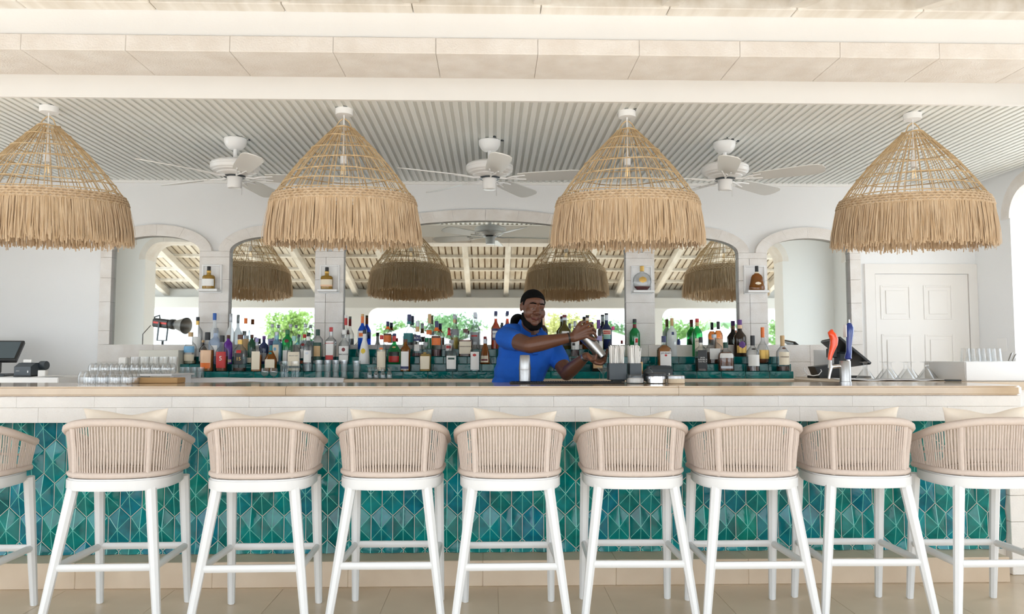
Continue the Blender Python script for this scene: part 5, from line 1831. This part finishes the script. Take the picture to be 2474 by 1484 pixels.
# trunk and legs under the clothes
capsule(b, shR, shL, .062, .062)
b.ball(chest, (.165, .115, .14))
b.ball(belly, (.155, .11, .12))
b.ball(hip, (.16, .11, .14))
capsule(b, waist, hip, .11, .11)
for s in (-1, 1):
    hp = hip + Vector((s * .09, 0, -.03))
    kn = Vector((hip.x + s * .10, 5.31, .50))
    an = Vector((hip.x + s * .11, 5.36, .09))
    chain(b, [hp, kn, an], [.085, .058, .042])
    capsule(b, an - Vector((0, 0, .045)), an + Vector((s * .02, -.16, -.055)), .036, .028)
# arms
chain(b, [shR, shR.lerp(elR, .5), elR], [.060, .058, .050])
chain(b, [elR, elR.lerp(wrR, .28), elR.lerp(wrR, .7), wrR], [.050, .050, .038, .029])
chain(b, [shL, shL.lerp(elL, .5), elL], [.060, .056, .046])
chain(b, [elL, elL.lerp(wrL, .3), elL.lerp(wrL, .72), wrL], [.046, .047, .036, .027])
# right hand over the top of the shaker
kn = [V(1412, 788, 4.895), V(1418, 796, 4.882), V(1420, 804, 4.880), V(1418, 812, 4.885)]
for q, k_ in enumerate(kn):
    capsule(b, wrR + Vector((.012, 0, .014 - .009 * q)), k_, .021, .0135)
tips = [[V(1426, 782, 4.915), V(1432, 788, 4.945), V(1431, 798, 4.965)], [V(1431, 792, 4.892), V(1438, 799, 4.925), V(1438, 808, 4.955)],
        [V(1432, 803, 4.884), V(1438, 809, 4.907), V(1441, 816, 4.94)], [V(1427, 817, 4.880), V(1434, 820, 4.878), V(1440, 822, 4.890)]]
for k_, tp_ in zip(kn, tips):
    chain(b, [k_] + tp_, [.0122, .0108, .0098, .0082])
chain(b, [wrR + Vector((.02, .005, .02)), V(1397, 789, 4.90), V(1402, 780, 4.92), V(1413, 777, 4.95)], [.02, .0145, .0115, .009])
# left hand under its base
pal = V(1436, 872, 4.955)
for q in range(4):
    k_ = V(1441 + 1.5 * q, 878 - 3.5 * q, 4.935 + .021 * q)
    capsule(b, wrL + Vector((.008, -.012 + .008 * q, -.003)), k_, .020, .0135)
    t1 = V(1453 + 2.5 * q, 880 - 5.5 * q, 4.932 + .021 * q)
    t2 = V(1462 + 1.2 * q, 873 - 6.5 * q, 4.925 + .017 * q)
    t3 = V(1461 + 2 * q, 864 - 6.5 * q, 4.905 + .014 * q)
    chain(b, [k_, t1, t2, t3], [.0128, .0112, .010, .0085])
chain(b, [wrL + Vector((.012, -.018, -.002)), V(1430, 870, 4.90), V(1438, 868, 4.878), V(1441, 858, 4.872)], [.02, .0155, .012, .0092])
person = thing('person', 'bartender in a blue polo shirt shaking a steel cocktail shaker', 'person', (hip.x, 5.33, 0))
inv = Matrix.Translation(-person.location)


def under(me, name, parent=person):
    me.transform(inv)
    return link(name, me, parent)


body = fuse(b, 'body', .0042, 6, M['skin'])
# skin tones: palms and lips differ in pigment
ca = body.color_attributes.new('tone', 'FLOAT_COLOR', 'POINT')
base, palm, lip = Vector(srgb(96, 61, 44)[:3]), Vector(srgb(140, 90, 66)[:3]), Vector(srgb(96, 52, 46)[:3])
lipc = H(0, -.094, -.064)
for i, v in enumerate(body.vertices):
    c = base
    dl = HM.inverted() @ v.co
    if abs(dl.x) < .026 and dl.y < -.07 and -.078 < dl.z < -.058:
        c = base.lerp(lip, .75)
    elif (v.co - pal).length < .075 and v.co.x > wrL.x and v.normal.z > -.25:
        c = base.lerp(palm, .85 * min(1, max(0, (v.normal.z + .3) / .5)))
    ca.data[i].color = (c.x, c.y, c.z, 1)
nt = M['skin'].node_tree
at = nt.nodes.new('ShaderNodeAttribute')
at.attribute_name = 'tone'
nt.links.new(at.outputs['Color'], nt.nodes['Principled BSDF'].inputs['Base Color'])
under(body, 'body')
# eyes
for s in (-1, 1):
    e = MB().ball((s * .031, -.0768, .0005), .0112, 14, 9, M=HM)
    eo = under(e.mesh('eye', M['eye'], 60), 'eye')
    i_ = MB().ball((s * .031 + .004, -.0846, -.002), (.0068, .0040, .0068), 12, 8, M=HM)
    m_ = i_.mesh('iris', M['iris'], 60)
    under(m_, 'iris', eo)
# hair: close crop
hm = MB()
bm = bmesh.new()
bmesh.ops.create_uvsphere(bm, u_segments=32, v_segments=20, radius=1)
for v in bm.verts:
    v.co = Vector((v.co.x * .0805, v.co.y * .098 + .012, v.co.z * .088 + .035))
bmesh.ops.bisect_plane(bm, geom=list(bm.verts) + list(bm.edges) + list(bm.faces), plane_co=(0, -.075, .072), plane_no=Vector((0, .50, 1)).normalized(), clear_inner=True)
bmesh.ops.holes_fill(bm, edges=[e for e in bm.edges if e.is_boundary], sides=0)
hm.bm(bm, 0, HM)
for s in (-1, 1):
    chain(hm, [H(s * .066, -.018, .045), H(s * .0675, -.012, .018)], [.013, .009])
under(fuse(hm, 'hair', .004, 3, M['hair']), 'hair')
bd = MB()
for s in (-1, 1):
    chain(bd, [H(s * .064, -.002, -.045), H(s * .056, -.016, -.080), H(s * .046, -.042, -.104), H(s * .020, -.062, -.122), H(0, -.066, -.124)], [.010, .018, .022, .022, .022])
    chain(bd, [H(s * .036, -.045, -.108), H(0, -.04, -.124)], [.024, .028])
under(fuse(bd, 'beard', .004, 4, M['hair']), 'beard')
for s in (-1, 1):
    eb = MB()
    chain(eb, [H(s * .050, -.0795, .029), H(s * .034, -.0925, .0345), H(s * .016, -.0965, .031)], [.003, .0042, .0038])
    under(eb.mesh('eyebrow', M['hair'], 60), 'eyebrow')
# polo shirt
s_ = MB()
capsule(s_, shR + Vector((.01, .0, -.006)), shL + Vector((-.01, 0, -.006)), .072, .070)
s_.ball(chest + Vector((0, 0, .0)), (.192, .135, .15))
s_.ball(chest.lerp(belly, .5), (.182, .132, .14))
s_.ball(belly, (.176, .128, .13))
capsule(s_, waist + Vector((-.045, 0, .0)), waist + Vector((.06, 0, .0)), .122, .122)
capsule(s_, waist + Vector((-.055, 0.01, -.12)), waist + Vector((.05, .01, -.12)), .128, .128)
capsule(s_, neck1 + Vector((-.06, .01, -.03)), neck1 + Vector((.06, .02, -.03)), .066, .066)
capsule(s_, V(1246, 800, 5.22), V(1230, 804, 5.18), .052, .062)
chain(s_, [shR, shR.lerp(elR, .28), shR.lerp(elR, .47)], [.072, .070, .067])
chain(s_, [shL, shL.lerp(elL, .3), shL.lerp(elL, .52)], [.070, .069, .067])
shirt = under(fuse(s_, 'shirt', .006, 12, M['shirt']), 'shirt')
col = MB()
# folded collar: inner edge high at the neck, outer edge lying on the shoulders, open at the front
rows = []
nC = 24
fa_ = rad(-90 + 14)
for i in range(nC + 1):
    a = fa_ + rad(16) + rad(328) * i / nC
    fr_ = max(0, math.cos(a - fa_))            # 1 at the opening, 0 at sides and back
    c_, s2 = math.cos(a), math.sin(a)
    cen = neck1 + Vector((.004, .012, 0))
    up1 = cen + Vector((.067 * c_, .065 * s2, .078 - .066 * fr_ - .022 * c_))
    out1 = cen + Vector(((.096 + .012 * fr_) * c_, (.092 + .020 * fr_) * s2, .030 - .066 * fr_ - .018 * c_))
    inn = cen + Vector((.058 * c_, .056 * s2, .030 - .06 * fr_ - .02 * c_))
    rows.append((inn, up1, up1 + Vector((.004 * c_, .004 * s2, .002)), out1 + Vector((.004 * c_, .004 * s2, 0)), out1))
vs, fs = [], []
for r_ in rows:
    vs += list(r_)
for i in range(nC):
    for k_ in range(5):
        k2 = (k_ + 1) % 5
        fs.append((i * 5 + k_, i * 5 + k2, (i + 1) * 5 + k2, (i + 1) * 5 + k_))
fs += [(0, 1, 2, 3, 4), tuple(nC * 5 + k_ for k_ in (4, 3, 2, 1, 0))]
col.add(vs, fs)
pk = MB()
c0 = neck1 + Vector((.026, -.075, -.03))
pk.box((-.016, -.004, -.11), (.016, .012, .0), M=Matrix.Translation(c0 + Vector((0, -.028, 0))) @ Matrix.Rotation(rad(-16), 4, 'X'))
under(pk.mesh('placket', M['shirt'], 50), 'placket', shirt)
cm = col.mesh('collar', M['shirt'], 50)
under(cm, 'collar', shirt)
tr_ = MB()
tr_.ball(hip + Vector((0, 0, -.02)), (.172, .122, .14))
for s in (-1, 1):
    hp = hip + Vector((s * .09, 0, -.05))
    kn_ = Vector((hip.x + s * .10, 5.31, .50))
    an = Vector((hip.x + s * .11, 5.36, .12))
    chain(tr_, [hp, kn_, an], [.098, .076, .066])
under(fuse(tr_, 'trousers', .008, 4, M['trousers']), 'trousers')
for s in (-1, 1):
    an = Vector((hip.x + s * .11, 5.36, .09))
    so = MB()
    capsule(so, an + Vector((0, .02, -.045)), an + Vector((s * .02, -.16, -.052)), .044, .037)
    under(so.mesh('shoe', M['shoe'], 60), 'shoe')


def band(c, t, r, w, m, name):
    q = t.to_track_quat('Z', 'Y').to_matrix().to_4x4()
    mb = MB().lathe([(r, -w / 2), (r + .003, -w / 2), (r + .0035, 0), (r + .003, w / 2), (r, w / 2)], 24, M=Matrix.Translation(c) @ q)
    under(mb.mesh(name, m, 50), name)


band(elR.lerp(wrR, .94), wrR - elR, .0295, .010, M['black'], 'bracelet')
band(elL.lerp(wrL, .95), wrL - elL, .0285, .016, M['steel'], 'wristwatch')
# shaker held between the hands
LS = (lo_ - up_).length
shk = thing('cocktail_shaker', 'tilted steel cocktail shaker held in both hands of the bartender', 'shaker', tuple(up_))
q = (lo_ - up_).to_track_quat('Z', 'Y').to_matrix().to_4x4()
MB().lathe([(.028, 0), (.031, .004), (.036, .09), (.0365, .098)], 30, M=q).obj('small_tin', M['chrome'], shk, 35)
MB().lathe([(.042, .082), (.0425, .085), (.030, LS - .008), (.024, LS - .002), (.018, LS)], 30, M=q).obj('large_tin', M['steel'], shk, 35)
